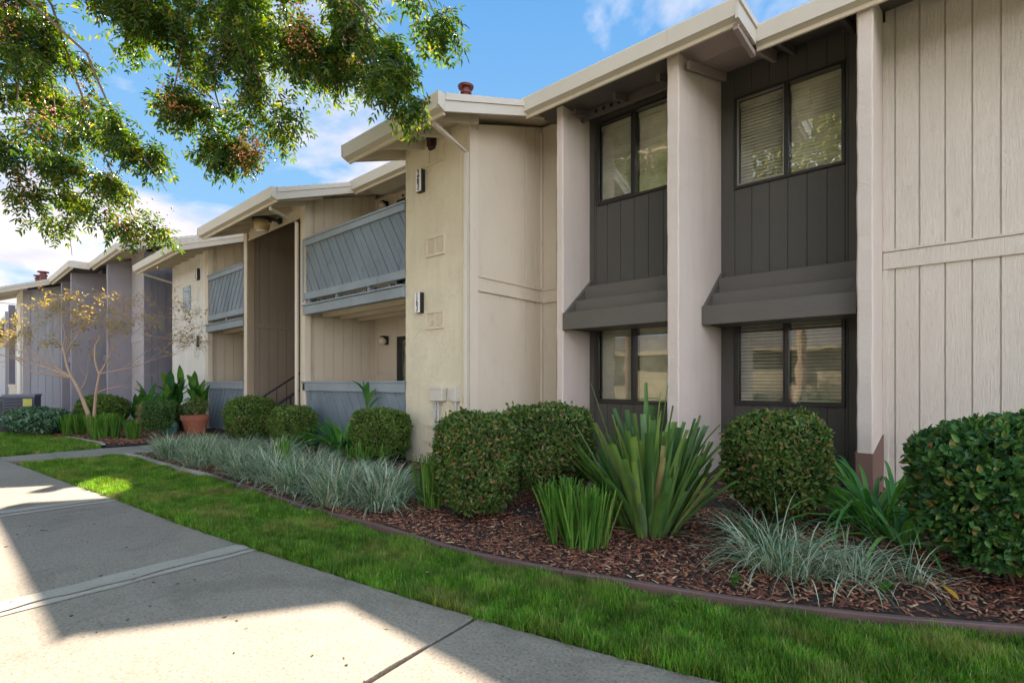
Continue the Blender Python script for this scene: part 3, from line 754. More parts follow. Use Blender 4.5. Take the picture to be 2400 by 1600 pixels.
# fins
fin(bld, -4.125, -4.015, 5.67, R1 + .02, .0, 4.99, 5.16, M_stp, 1)
fin(bld, -2.50, -2.36, 5.60, R2 + .02, .0, 4.99, 5.36, M_stp, 2)
fin(bld, -.73, -.597, 6.08, R2 + .02, .0, 5.03, 5.36, M_stp, 3)
fin(bld, -.745, -.585, 6.065, R2 - .03, .0, .50, .62, M_basec, 8, 'painted_base')
# narrow siding left of left fin and bay side wall
siding(bld, (-4.90, R1), (-4.12, R1), (0, -1), .02, 2.45, M_side, off=.3)
siding(bld, (-4.90, R1), (-4.12, R1), (0, -1), 2.65, 5.2, M_side, off=.3)
MB().box(-4.90, -4.125, R1 - .03, R1, 2.45, 2.65, .004).build('band_board', M_side, bld)
for z in (2.44, 2.63): MB().box(-4.885, -4.125, R1 - .05, R1 - .03, z, z + .03, .003).build('band_cap', M_side, bld)
E_ = [0, .16, 1.20, 1.42, 1.61]
for za, zb_, f in ((.02, 2.45, None), (2.65, 5.3, lambda s: 4.66 + .34 * s)):
    siding(bld, (-4.90, BF), (-4.90, R1), (1, 0), za, zb_, M_side, edges=E_, ztop=f)
MB().box(-4.90, -4.872, BF + .16, R1, 2.45, 2.65, .004).build('band_board', M_side, bld)
for z in (2.44, 2.63): MB().box(-4.872, -4.852, BF + .165, R1 - .05, z, z + .03, .003).build('band_cap', M_side, bld)
MB().box(-4.90, -4.868, BF - .0, BF + .16, .02, 4.62, .004).build('corner_trim', M_trim, bld)
MB().box(-4.90, -4.86, R1 - .06, R1 - .02, .02, 5.1, .004).build('corner_trim', M_trim, bld)
# bay stucco body
def stucco_bay(parent, x0, x1, mat, ztop=4.72):
    mb = MB(); nx, nz = 12, 46; r = random.Random(int(x0 * 10))
    for j in range(nz + 1):
        for i in range(nx + 1):
            e = 0 if 0 < i < nx else .004
            mb.v.append((x0 + (x1 - x0) * i / nx + r.uniform(-e, e), BF_ + r.uniform(-.0025, .0025), .06 + (ztop - .06) * j / nz))
    W = nx + 1
    for j in range(nz):
        for i in range(nx): mb.f.append((j * W + i, j * W + i + 1, (j + 1) * W + i + 1, (j + 1) * W + i))
    mb.box(x0 + .003, x1 - .003, BF_ + .004, BF_ + .15, .0, ztop)
    return mb.build('stucco_wall', mat, parent)
BF_ = BF
stucco_bay(bld, -6.26, -4.905, M_stc)
MB().box(-6.26, -6.14, BF + .14, R1 + 2, .0, 4.9).build('wall', M_side, bld)
MB().box(-5.07, -5.035, BF - .012, BF + .01, .05, 4.3, .003).build('corner_bead', M_stc, bld)
for (x0, x1, z0, z1) in ((-5.70, -5.40, 4.34, 4.53), (-5.74, -5.40, 3.03, 3.26), (-5.75, -5.41, 1.99, 2.19), (-5.78, -5.44, .36, .56)): vent(bld, x0, x1, z0, z1, BF, M_trim)
# balcony recess: left wall, back wall
siding(bld, (-9.45, BF + .02), (-9.45, R1), (1, 0), .02, 2.60, M_side, off=.18)
siding(bld, (-9.45, BF + .02), (-9.45, R1), (1, 0), 2.75, 5.2, M_side, off=.18, ztop=lambda s: 4.72 + .33 * s)
siding(bld, (-9.45, R1), (-6.15, R1), (0, -1), .02, 2.60, M_side, sp=1.22, off=.10, holes=[(.80, 1.75, .1, 2.14)])
siding(bld, (-9.45, R1), (-6.15, R1), (0, -1), 2.75, 5.15, M_side, sp=1.22, off=.10, holes=[(.80, 1.75, 2.83, 4.94)])
MB().box(-9.43, -6.15, R1 - .03, R1, 2.42, 2.6, .003).build('band_board', M_side, bld)
for z0, z1 in ((.1, 2.14), (2.83, 4.94)):
    d = MB().box(-8.65, -8.60, R1 - .03, R1 + .05, z0, z1).box(-7.75, -7.70, R1 - .03, R1 + .05, z0, z1).box(-8.60, -7.75, R1 - .03, R1 + .05, z1 - .05, z1).build('sliding_door', M_frame, bld)
    MB().box(-8.60, -7.75, R1 + .02, R1 + .03, z0, z1 - .05).build('glass_pane', M_glass, d)
    MB().box(-8.62, -7.73, R1 + .3, R1 + .32, z0, z1).build('curtain', M_room, d)
# balcony floor, beams, joists
MB().box(-9.42, -6.262, BF + .05, R1, 2.62, 2.68).build('balcony_floor', M_soff, bld)
MB().box(-9.40, -6.265, BF - .05, BF + .05, 2.49, 2.65, .006).build('rim_beam', M_rail, bld)
MB().box(-9.40, -6.265, BF - .07, BF + .02, 2.655, 2.685, .004).build('rim_cap', M_rail, bld)
for y in (5.1, 5.5, 5.9): MB().box(-9.42, -6.262, y, y + .06, 2.48, 2.618).build('joist', M_soff, bld)
cl = MB(); x = -9.3
while x < -6.35:
    w_ = rnd.uniform(.02, .09); cl.box(x, x + w_, BF + .12 + rnd.uniform(0, .06), BF + .22, 2.682, 2.70 + rnd.uniform(.03, .09)); x += w_ + rnd.uniform(.01, .05)
cl.build('stored_items', m_simple('mixed_clutter', (.30, .30, .30), .6, 0, .9, 25), bld, kind='stuff')
for x in (-9.3, -8.3, -7.3): MB().box(x, x + .06, BF + .01, BF + .05, 2.68, 2.80).build('guard_block', M_rail, bld)
guard(bld, -9.36, -6.275, BF, 2.775, 3.945, 1, M_slat, M_rail)
MB().box(-9.43, -9.365, BF - .04, BF + .06, 2.73, 3.93, .004).build('guard_post', M_rail, bld)
guard(bld, -9.44, -6.275, BF, .05, 1.225, 1, M_slat, M_rail, upper=False, cap=.15)
MB().box(-9.42, -6.262, BF + .08, R1, .02, .10).build('patio_slab', M_conc, bld)
# posts & stair hall
MB().box(-9.53, -9.36, BF - .03, BF + .10, .0, 4.72, .004).box(-9.60, -9.535, BF + .02, BF + .12, .0, 4.72, .003).build('post', M_trim, bld)
XS = -12.08
MB().box(XS - .15, XS, BF - .02, BF + .12, .0, 4.6, .004).build('wall_end', M_trim, bld)
MB().box(XS - .12, XS, BF + .12, 8.0, .0, 5.3).build('wall', M_brown, bld)
MB().box(XS, XS + .03, BF - .015, BF + .14, .0, 4.55, .004).build('corner_trim', m_wood('taupe_trim', (.36, .29, .20), grain=.3), bld)
siding(bld, (XS, BF + .14), (XS, 8.0), (1, 0), .02, 2.45, M_brown, off=.12)
siding(bld, (XS, BF + .14), (XS, 8.0), (1, 0), 2.55, 5.3, M_brown, off=.12)
MB().box(XS, XS + .035, BF + .14, 8.0, 2.45, 2.55, .003).build('band_board', M_brown, bld)
siding(bld, (XS, 8.0), (-9.6, 8.0), (0, -1), .02, 5.3, M_brown)
MB().prism([(-9.60, BF + .1, 0), (-9.60, 8.0, 0), (-9.60, 8.0, 5.68), (-9.60, 5.4, 4.97), (-9.60, BF + .1, 4.75)], (.04, 0, 0)).build('wall', M_brown, bld)
MB().box(XS, -9.53, BF + .02, BF + .09, 4.44, 4.62, .004).build('header_beam', M_soff, bld)
MB().box(XS, -9.53, BF - .0, BF + .015, 4.40, 4.45, .003).build('header_trim', M_soff, bld)
MB().prism([(XS, BF + .05, 4.60), (-9.5, BF + .05, 4.60), (-9.5, BF + .05, 4.75), (XS, BF + .05, 4.75)], (0, .03, 0)).build('header_board', M_soff, bld)
# stairs
for k in range(9):
    MB().box(-11.25, -10.15, 4.95 + k * .27, 4.95 + k * .27 + .29, .17 * (k + 1) - .05, .17 * (k + 1), .006).build('stair_tread', M_conc, bld)
for x in (-11.28, -10.15): MB().prism([(x, 4.95, .0), (x, 7.4, 1.53), (x, 7.4, 1.25), (x, 5.3, -.05)], (.05, 0, 0)).build('stringer', M_iron, bld)
# balcony 2 and stucco bay 2
siding(bld, (-14.6, BF + .02), (-14.6, R1), (1, 0), .02, 2.60, M_side, off=.18)
siding(bld, (-14.6, BF + .02), (-14.6, R1), (1, 0), 2.75, 5.2, M_side, off=.18, ztop=lambda s: 4.72 + .33 * s)
siding(bld, (-14.6, R1), (-12.2, R1), (0, -1), .02, 5.15, M_side, sp=.6)
for z0 in (.1, 2.83):
    MB().box(-14.61, -14.56, 5.75, 5.79, z0, z0 + 2.05).box(-14.61, -14.56, 6.2, 6.24, z0, z0 + 2.05).box(-14.61, -14.56, 5.79, 6.2, z0 + 2.0, z0 + 2.05).build('door_frame', M_trim, bld)
    MB().box(-14.60, -14.575, 5.79, 6.2, z0, z0 + 2.0).build('door', M_room, bld)
MB().box(-14.58, -12.235, BF + .05, R1, 2.62, 2.68).build('balcony_floor', M_soff, bld)
MB().box(-14.58, -12.235, BF - .05, BF + .05, 2.49, 2.65, .006).build('rim_beam', M_rail, bld)
MB().box(-14.58, -12.235, BF - .07, BF + .02, 2.655, 2.685, .004).build('rim_cap', M_rail, bld)
for y in (5.1, 5.5, 5.9): MB().box(-14.58, -12.235, y, y + .06, 2.48, 2.618).build('joist', M_soff, bld)
MB().box(-13.35, -13.28, BF - .01, BF + .05, 2.68, 2.80).build('guard_block', M_rail, bld)
guard(bld, -14.5, -12.24, BF, 2.775, 3.945, -1, M_slat, M_rail, sp=.125)
guard(bld, -14.6, -12.24, BF, .05, 1.225, -1, M_slat, M_rail, upper=False, cap=.15, sp=.125)
MB().box(-14.72, -14.52, BF - .02, BF + .1, .0, 4.7, .004).build('post', M_trim, bld)
stucco_bay(bld, -17.5, -14.75, M_whst)
MB().box(-17.5, -17.38, BF + .14, R1 + 2, 0, 4.9).build('wall', M_side, bld)
for (x0, x1, z0, z1) in ((-15.46, -15.22, 4.28, 4.46), (-15.50, -15.22, 3.03, 3.22), (-15.55, -15.25, 1.93, 2.10)): vent(bld, x0, x1, z0, z1, BF, M_whst)
# body of the building behind (keeps sky from showing between)
MB().box(-17.3, -12.3, R1 + 2.2, 12.5, 0, 5.2).box(-9.4, -4.2, R1 + 1.2, 12.5, 0, 5.2).box(-4.0, 8, R2 + 1.1, 12.5, 0, 5.2).box(-12.3, -9.4, 8.15, 12.5, 0, 5.2).build('building_core', M_side, bld)
# roofs
RA = [(6.0, 5.08), (9.6, 6.33), (13.2, 5.08)]
RB = [(5.4, 5.06), (6.0, 5.09), (9.6, 6.33), (13.2, 5.08)]
RC = [(3.9, 4.52), (5.4, 5.06), (9.6, 6.33), (13.2, 5.08)]
roof(bld, -1.64, 5.0, RA, M_dsoff)
roof(bld, -4.45, -2.37, RB, M_dsoff)
roof(bld, -2.368, -1.65, RB, M_pinksoff)
for lo, hi, ex in ((-.215, -.05, 0), (-.052, .012, .02)):
    MB().prism([(-1.65, 5.30, 5.06 + lo), (-1.65, 5.90, 5.09 + lo), (-1.65, 5.90, 5.09 + hi), (-1.65, 5.30, 5.06 + hi)], (.03 + ex, 0, 0)).build('rake_board', M_fascia, bld)
MB().box(-1.70, -1.652, 5.40, 6.0, 4.80, 4.86).build('soffit_trim', M_pinksoff, bld)
roof(bld, -6.46, -4.45, RC, M_soff, rake_r=True, rake_l=True)
roof(bld, -8.75, -6.47, RB, M_soff)
roof(bld, -12.3, -8.75, RC, M_soff, rake_r=True, rake_l=True)
roof(bld, -13.85, -12.31, RB, M_soff)
roof(bld, -17.6, -13.85, RC, M_soff, rake_r=True, rake_l=True)
rafters(bld, [-6.35, -5.85, -5.3, -4.75], RC, BF, M_soff)
rafters(bld, [-12.15, -11.5, -10.8, -10.1, -9.4, -8.9], RC, BF + .06, M_soff)
rafters(bld, [-17.4, -16.8, -16.2, -15.6, -15.0, -14.4], RC, BF, M_soff)
rafters(bld, [-3.9, -3.3, -2.7], RB[1:], R1, M_dsoff, h=.11, y0=5.75)
rafters(bld, [-2.33, -1.72], RB[1:], 6.99, M_pinksoff, h=.11, y0=5.75)
rafters(bld, [-1.5, -.9, 0, .6], RA, 7.0, M_dsoff, h=.11)
for x in (-3.75, -3.63, -3.51, -3.39): MB().tube([(x, 6.1, 4.97), (x, 6.085, 4.97)], .028, 10).build('vent_hole', M_opening, bld)
MB().box(-4.0, -2.52, 6.09, 6.13, 4.90, 5.06).build('blocking', M_dsoff, bld)
for x in (-8.4, -8.28, -8.16, -8.04): MB().tube([(x, 6.30, 4.98), (x, 6.28, 4.98)], .025, 10).build('vent_hole', M_opening, bld)
# gutter supports and downspouts
downspout(bld, [(-4.70, 3.95, 4.40), (-4.70, 3.97, 4.30), (-4.86, 4.665, 4.235), (-4.86, 4.665, .12)])
downspout(bld, [(-9.12, 3.95, 4.40), (-9.12, 3.97, 4.27), (-9.53, 4.64, 4.27), (-9.53, 4.64, .08)])
downspout(bld, [(-17.3, 3.95, 4.40), (-17.3, 3.97, 4.26), (-17.50, 4.70, 4.16), (-17.56, 4.84, 4.10), (-17.56, 4.86, .1)])
def flue(parent, x, y, z, h=.30, r=.062):
    MB().lathe(x, y, [(r, z - .1), (r, z + h * .7), (r * 1.25, z + h * .7), (r * 1.25, z + h * .8), (r * .9, z + h * .8), (r * .9, z + h * .93), (r * 1.6, z + h * .93), (r * 1.75, z + h)], 18).build('flue', M_redflue, parent, smooth=False)
    MB().lathe(x, y, [(r * 1.9, z - .09), (r * 1.2, z + .02)], 16).build('flashing', M_fascia, parent)
flue(bld, -4.93, 4.72, 4.80, .36); flue(bld, -13.98, 4.75, 4.82, .34, .08); flue(bld, -14.25, 5.05, 4.93, .34, .08)

# ------------------------------------------------------------------ second, grey building
b2 = thing('grey_apartment_building', 'grey two storey apartment building with mauve stucco fins behind the bare little tree', 'building', (-22, 5, 0))
R2b, R1b, BFb = 4.25, 3.95, 2.29
siding(b2, (-18.3, R2b), (-18.3, 8.5), (1, 0), .02, 2.5, M_bluedk, join=True, off=.12)
siding(b2, (-18.3, R2b), (-18.3, 8.5), (1, 0), 2.65, 5.3, M_bluedk, join=True, off=.12, ztop=lambda s: 5.1 + .33 * s)
MB().box(-18.3, -18.27, R2b, 8.5, 2.5, 2.64, .004).build('band_board', M_bluedk, b2)
MB().box(-18.3, -18.26, R2b - .03, R2b + .15, .0, 5.1, .004).build('corner_trim', M_bluedk, b2)
MB().box(-18.42, -18.30, R2b - .035, R2b + .0, .0, 5.1, .004).build('corner_board', M_bluelt, b2)
siding(b2, (-19.77, R2b), (-18.42, R2b), (0, -1), .02, 5.2, M_bluelt, join=True)
MB().box(-19.77, -18.43, R2b - .035, R2b - .014, 2.45, 2.65, .004).build('band_board', M_bluelt, b2)
fin(b2, -19.93, -19.78, 3.63, R2b + .05, 0, 4.86, 5.1, M_bluest, 11)
siding(b2, (-22.1, R2b), (-19.93, R2b), (0, -1), .02, 5.1, M_bluedk, join=True)
awning(b2, -22.0, -19.95, R2b, 3.9, M_bluedk)
fin(b2, -22.3, -22.15, 3.10, 4.6, 0, 4.84, 5.05, M_bluest, 12)
siding(b2, (-24.3, R1b), (-22.3, R1b), (0, -1), .02, 5.1, M_bluedk, join=True)
fin(b2, -24.5, -24.35, 3.15, 4.0, 0, 4.84, 5.05, M_bluest, 13)
awning(b2, -24.3, -22.32, R1b, 3.3, M_bluedk)
siding(b2, (-26.2, BFb), (-26.2, 4.1), (1, 0), .02, 5.0, M_blue, join=True, ztop=lambda s: 4.62 + .30 * s)
siding(b2, (-26.2, R1b), (-24.5, R1b), (0, -1), .02, 5.0, M_blue, join=True)
MB().box(-26.2, -26.16, BFb, BFb + .2, 0, 4.6, .004).build('corner_trim', M_bluelt, b2)
BF_ = BFb; stucco_bay(b2, -28.2, -26.2, M_whst)
MB().box(-28.2, -26.3, BFb + .2, 11, 0, 4.7).box(-26.2, -24.6, 4.2, 11, 0, 5.2).box(-24.6, -18.45, 5.2, 11, 0, 5.2).build('building_core', M_blue, b2)
RH = [(3.5, 5.08), (7.2, 6.33), (11, 5.08)]
RI = [(3.0, 5.06), (3.5, 5.09), (7.2, 6.33), (11, 5.08)]
RJ = [(1.5, 4.50), (3.0, 5.06), (7.2, 6.33), (11, 5.08)]
roof(b2, -21.2, -17.6, RH, M_soff, rake_r=True)
roof(b2, -25.35, -21.21, RI, M_dsoff)
roof(b2, -28.4, -25.35, RJ, M_soff, rake_r=True, rake_l=True)
MB().box(-21.2, -21.16, 2.92, 3.42, 4.86, 5.08).build('rake_board', M_fascia, b2)
rafters(b2, [-19.3, -18.8, -18.25, -17.7], RH, R2b, M_soff)
downspout(b2, [(-27.6, 1.5, 4.4), (-27.5, 1.55, 4.25), (-26.25, 2.24, 4.1), (-26.24, 2.24, .1)])
flue(b2, -28.1, 2.9, 5.0, .55, .08); flue(b2, -27.5, 3.0, 5.03, .60, .11)

b3 = thing('far_apartment_building', 'distant grey apartment wing with stairs and beige parapet at the left edge', 'building', (-36, 4, 0))
siding(b3, (-160, 3.95), (-28.3, 3.95), (0, -1), .02, 5.0, M_bluelt, sp=.3, join=True)
MB().box(-160, -28.3, 4.1, 11, 0, 5.0).build('building_core', M_blue, b3)
roof(b3, -160, -28.45, [(2.9, 5.0), (7.2, 6.33), (11, 5.08)], M_soff)
MB().box(-31.2, -28.25, BFb, BFb + .12, .02, 1.0).build('parapet', M_side, b3); MB().box(-31.25, -28.22, BFb - .03, BFb + .15, 1.0, 1.12, .004).build('parapet_cap', M_side, b3)
MB().box(-32.4, -32.15, BFb - .05, BFb + .15, 0, 4.4, .004).build('post', M_bluelt, b3); MB().box(-31.5, -31.2, BFb, BFb + .2, 0, 4.6).build('wall_end', M_bluedk, b3)
MB().box(-36, -31.5, BFb + 1.2, BFb + 1.3, 0, 4.6).build('stair_wall', M_bluedk, b3)
MB().box(-29.6, -29.1, 3.90, 3.93, 3.9, 4.7).box(-31.6, -30.9, 3.90, 3.93, 3.9, 4.7).build('window', M_frame, b3)

# ------------------------------------------------------------------ fixtures
def text_obj(s, size, mat, loc, parent, rot=(R(90), 0, 0), sx=.72, bold=.0025):
    cu = bpy.data.curves.new('txt', 'FONT'); cu.body = s; cu.size = size; cu.align_x = 'CENTER'; cu.align_y = 'CENTER'; cu.extrude = .0015; cu.offset = bold
    t = bpy.data.objects.new('tmp', cu); C.objects.link(t); dg = bpy.context.evaluated_depsgraph_get()
    me = bpy.data.meshes.new_from_object(t.evaluated_get(dg)); C.objects.unlink(t); bpy.data.objects.remove(t)
    me.materials.clear(); me.materials.append(mat)
    o = link('digit', me, parent); o.location = Vector(loc) - parent_loc(parent); o.rotation_euler = rot; o.scale = (sx, 1, 1); return o
def plaque(num, xc, zc, h, w, y, label):
    t = thing('number_sign', label, 'number sign', (xc, y, zc - h / 2), 'white house number signs')
    MB().box(xc - w / 2, xc + w / 2, y - .075, y, zc - h / 2, zc + h / 2, .006).build('housing', M_black, t)
    MB().box(xc - w / 2 + .004, xc + w / 2 - .004, y - .083, y - .074, zc - h / 2 + .004, zc + h / 2 - .004, .003).build('face', M_white, t)
    for i, ch in enumerate(num): text_obj(ch, h * .44, M_black, (xc, y - .085, zc + h * .30 - i * h * .295), t)
plaque('263', -5.86, 4.13, .325, .125, BF, 'upper white number sign, 263, high on the cream stucco wall near the alarm box')
plaque('163', -5.885, 2.36, .30, .12, BF, 'lower white number sign, 163, on the cream stucco wall above the utility boxes')
plaque('264', -15.22, 4.08, .30, .15, BF, 'upper white number sign on the white stucco wall above the bluish plate')
plaque('164', -15.26, 2.30, .30, .15, BF, 'lower white number sign on the white stucco wall')
sg = thing('wall_sign', 'rectangular blue-grey metal sign plate with pale lettering on the white stucco wall', 'sign', (-16.15, BF, 3.3))
MB().box(-16.47, -15.86, BF - .02, BF, 3.20, 3.88, .004).build('plate', M_signb, sg)
for x in (-16.43, -15.90):
    for z in (3.24, 3.84): MB().tube([(x, BF - .03, z), (x, BF - .018, z)], .014, 8).build('bolt', M_black, sg)
L_ = MB()
for k, (z, a, b) in enumerate(((3.66, -16.36, -16.05), (3.58, -16.38, -16.0), (3.50, -16.36, -16.1), (3.42, -16.38, -15.96), (3.36, -16.36, -16.02))):
    x = a
    while x < b:
        w_ = rnd.uniform(.03, .07); L_.box(x, min(b, x + w_), BF - .0225, BF - .019, z, z + .035); x += w_ + .02
L_.build('lettering', M_white, sg)
si = thing('alarm_box', 'small dark brown alarm box high on the cream stucco wall', 'alarm box', (-5.62, BF, 4.5))
MB().prism([(-5.68, BF, 4.53), (-5.55, BF, 4.53), (-5.55, BF, 4.70), (-5.68, BF, 4.70)], (0, -.05, 0)).prism([(-5.66, BF - .05, 4.55), (-5.57, BF - .05, 4.55), (-5.57, BF - .05, 4.68), (-5.66, BF - .05, 4.68)], (0, -.04, 0)).build('housing', m_simple('dark_brown_metal', (.035, .018, .015), .5), si)
ub = thing('utility_box', 'larger cream utility box low on the stucco wall with two conduits', 'utility box', (-5.45, BF, .9))
MB().box(-5.57, -5.33, BF - .10, BF, .94, 1.12, .008).build('housing', M_utility, ub); MB().box(-5.58, -5.32, BF - .11, BF, 1.10, 1.135, .004).build('lid', M_utility, ub)
MB().tube([(-5.52, BF - .04, .95), (-5.52, BF - .05, .7), (-5.56, BF - .05, .45), (-5.56, BF - .03, .0)], .015, 8).build('conduit', M_conduit, ub)
MB().tube([(-5.46, BF - .04, .95), (-5.46, BF - .05, .75), (-5.43, BF - .05, .5), (-5.44, BF - .03, .0)], .017, 8).build('conduit', M_conduit, ub)
ub = thing('utility_box', 'smaller cream utility box beside the corner of the stucco wall', 'utility box', (-5.15, BF, .9))
MB().box(-5.26, -5.10, BF - .05, BF, .95, 1.12, .006).build('housing', M_utility, ub); MB().box(-5.15, -5.06, BF - .09, BF, .94, 1.13, .006).build('cover', M_utility, ub)
MB().tube([(-5.11, BF - .04, .95), (-5.11, BF - .05, .7), (-5.08, BF - .05, .55), (-5.08, BF - .03, .0)], .016, 8).build('conduit', M_conduit, ub)
def globe_light(x, y, z, label):
    t = thing('wall_light', label, 'wall light', (x, y, z), 'round balcony wall lights')
    MB().box(x - .06, x + .06, y - .03, y, z - .09, z + .09, .004).build('back_plate', M_black, t)
    MB().box(x - .05, x + .05, y - .14, y - .02, z + .055, z + .09, .004).build('bracket', M_black, t)
    MB().lathe(x, y - .12, [(.001, z - .09)] + [(.085 * math.sin(a), z - .02 - .075 * math.cos(a)) for a in np.linspace(.3, 2.6, 9)] + [(.04, z + .06)], 18).build('globe', M_globe, t, smooth=True)
globe_light(-9.0, R1 - .02, 2.08, 'round globe wall light on the lower balcony back wall')
globe_light(-9.0, R1 - .02, 4.90, 'round globe wall light above the upper balcony parapet')
sf = thing('security_light', 'black capped floodlight with amber lens under the stair roof', 'outdoor light', (-10.6, 4.45, 4.3))
cx0, cy0 = -10.56, 4.42
MB().lathe(cx0, cy0, [(.05, 4.60), (.10, 4.59), (.17, 4.53), (.185, 4.47), (.17, 4.46)], 24).build('cap', M_black, sf, smooth=True)
MB().lathe(cx0, cy0, [(.165, 4.465), (.15, 4.35), (.125, 4.29), (.11, 4.27)], 24).build('lens', M_amber, sf, smooth=True)
MB().lathe(cx0, cy0, [(.11, 4.27), (.10, 4.255), (.02, 4.25)], 24).build('lens_ring', M_white, sf, smooth=True)
MB().tube([(cx0 + .05, cy0 + .08, 4.54), (cx0 + .12, cy0 + .30, 4.50)], .035, 8).build('arm', M_black, sf)
MB().box(cx0 + .07, cx0 + .18, cy0 + .28, cy0 + .335, 4.45, 4.56, .004).build('mount', M_black, sf)
# stair railing
rl = thing('stair_railing', 'black metal railing beside the stairs behind the clipped bushes', 'railing', (-11.3, 4.85, 0))
def rail_line(x):
    MB().tube([(x, 4.45, .70), (x, 4.85, .95), (x, 7.2, 2.45)], .02, 6).build('handrail', M_iron, rl)
    MB().tube([(x, 5.05, .72), (x, 7.2, 2.10)], .012, 6).build('lower_rail', M_iron, rl)
    MB().tube([(x, 4.80, .0), (x, 4.80, .93)], .02, 4, square=True).build('newel_post', M_iron, rl)
    for k in range(10):
        y = 5.05 + k * .22; MB().tube([(x, y, .17 + (y - 4.95) * .63), (x, y, 1.04 + (y - 5.05) * .635)], .010, 4).build('baluster', M_iron, rl)
rail_line(-11.3); rail_line(-10.12)
# air conditioner
ac = thing('air_conditioner', 'dark blue-grey outdoor air conditioner with yellow tag among the ivy', 'air conditioner', (-21.6, 2.0, 0))
def rotbox(mb, c, hx, hy, z0, z1, a, ch=.0):
    ca, sa = math.cos(a), math.sin(a)
    P = [(c[0] + x * ca - y * sa, c[1] + x * sa + y * ca) for x, y in ((-hx, -hy), (hx, -hy), (hx, hy), (-hx, hy))]
    return mb.prism([(p[0], p[1], z0) for p in P], (0, 0, z1 - z0))
acc = (-21.0, 1.83); aa = R(72)
rotbox(MB(), acc, .34, .36, .05, .78, aa).build('cabinet', M_acm, ac); rotbox(MB(), acc, .36, .38, .78, .85, aa).build('top_cover', m_simple('ac_top', (.13, .15, .20), .4, .3), ac)
for k in range(7): rotbox(MB(), (acc[0] + .37 * math.sin(aa), acc[1] - .37 * math.cos(aa)), .30, .012, .16 + k * .088, .19 + k * .088, aa).build('grille_bar', M_black, ac)
ca, sa = math.cos(aa), math.sin(aa); rotbox(MB(), (acc[0] + .39 * sa + .20 * ca, acc[1] - .39 * ca + .20 * sa), .10, .006, .50, .72, aa).build('tag', M_yel, ac)

# ------------------------------------------------------------------ plants
def hedge(loc, rx, ry, h, n, mat, label, leaf=.034, boxy=4.2, seed=0, z0=.10, cat_='bush', name='clipped_bush', skirt=.8, parentname=None, group='clipped bushes in the planting bed'):
    t = thing(name, label, cat_, (loc[0], loc[1], .03), group)
    g = np.random.default_rng(seed); x0, y0 = loc
    # superellipsoid sampling with lumps
    m = int(n * 1.5); u = g.normal(size=(m, 3)); u /= np.linalg.norm(u, axis=1, keepdims=True)
    keep = u[:, 2] > -.85; u = u[keep]
    p = boxy; s = (np.abs(u[:, 0]) ** p + np.abs(u[:, 1]) ** p + np.abs(u[:, 2]) ** (p * .9)) ** (-1 / p)
    q = u * s[:, None]
    lump = 1 + .06 * np.sin(q[:, 0] * 5 + seed) * np.sin(q[:, 1] * 4.3 + seed * 2) + .03 * np.sin(q[:, 2] * 7 + seed + q[:, 0] * 3)
    depth = 1 - np.abs(g.normal(0, .06, len(q))) + (g.random(len(q)) > .90) * g.uniform(0, .09, len(q))
    q = q * (lump * depth)[:, None]
    nz = np.clip(q[:, 2], -1, 1); taper = 1 - (1 - skirt) * np.clip(-nz, 0, 1) ** 1.5
    P = np.stack([x0 + q[:, 0] * rx * taper, y0 + q[:, 1] * ry * taper, z0 + (h - z0) * (q[:, 2] + 1) / 2], axis=1)
    P = P[:n]; out = nrm(np.stack([u[:n, 0] / rx, u[:n, 1] / ry, u[:n, 2] / h * 1.6], axis=1))
    nn = len(P); T = nrm(out * .45 + g.normal(size=(nn, 3)) * .65 + np.array([[0, 0, .25]])); Nn = nrm(out + g.normal(size=(nn, 3)) * .45)
    L = g.uniform(.55, 1.6, nn) * leaf * 1.02
    V, F = leaf_arrays(P, T, Nn, L, L * .5)
    np_mesh('foliage', V, F, mat, t)
    # solid dark core added inside, standing in for shade between the leaves
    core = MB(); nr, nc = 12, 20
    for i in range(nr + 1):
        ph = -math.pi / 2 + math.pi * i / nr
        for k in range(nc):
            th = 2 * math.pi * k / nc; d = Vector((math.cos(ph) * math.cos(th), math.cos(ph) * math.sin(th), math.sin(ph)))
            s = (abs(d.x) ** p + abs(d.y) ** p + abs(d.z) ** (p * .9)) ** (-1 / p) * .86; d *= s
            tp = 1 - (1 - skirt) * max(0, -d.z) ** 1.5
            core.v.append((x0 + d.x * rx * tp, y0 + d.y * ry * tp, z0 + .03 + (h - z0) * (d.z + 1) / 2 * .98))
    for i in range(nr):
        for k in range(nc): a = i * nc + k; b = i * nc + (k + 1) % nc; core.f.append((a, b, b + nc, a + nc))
    core.build('dark_core', M_hcore, t, smooth=True)
    st = MB()
    for _ in range(9):
        a = g.uniform(0, 6.28); r_ = g.uniform(.3, .75)
        st.tube([(x0 + math.cos(a) * rx * .15, y0 + math.sin(a) * ry * .15, 0.0), (x0 + math.cos(a) * rx * r_, y0 + math.sin(a) * ry * r_, z0 + .25)], .009, 5)
    st.build('stems', M_twig, t)
    return t
hedge((-10.05, 4.00), .40, .37, .90, 9750, M_hedge, 'clipped round bush in front of the stair wall, left of the black railing', .036, seed=1)
hedge((-8.80, 4.22), .35, .33, .76, 8450, M_hedge, 'clipped bush just right of the stair railing, below the white downspout', .034, seed=2, boxy=4.6)
hedge((-6.28, 4.30), .38, .33, .79, 11700, M_hedge, 'boxy clipped bush under the left edge of the cream stucco wall', .032, seed=3, boxy=5.5)
hedge((-3.16, 3.16), .30, .31, .92, 15600, M_hedge2, 'tall bronzed bush in front of the stucco wall corner, left of its twin', .032, seed=4, boxy=4.6, skirt=.95)
hedge((-2.96, 3.92), .38, .34, .97, 15600, M_hedge2, 'bronzed bush behind the small sword plant, left of the flax', .032, seed=5, boxy=4.6, z0=.16, skirt=.85)
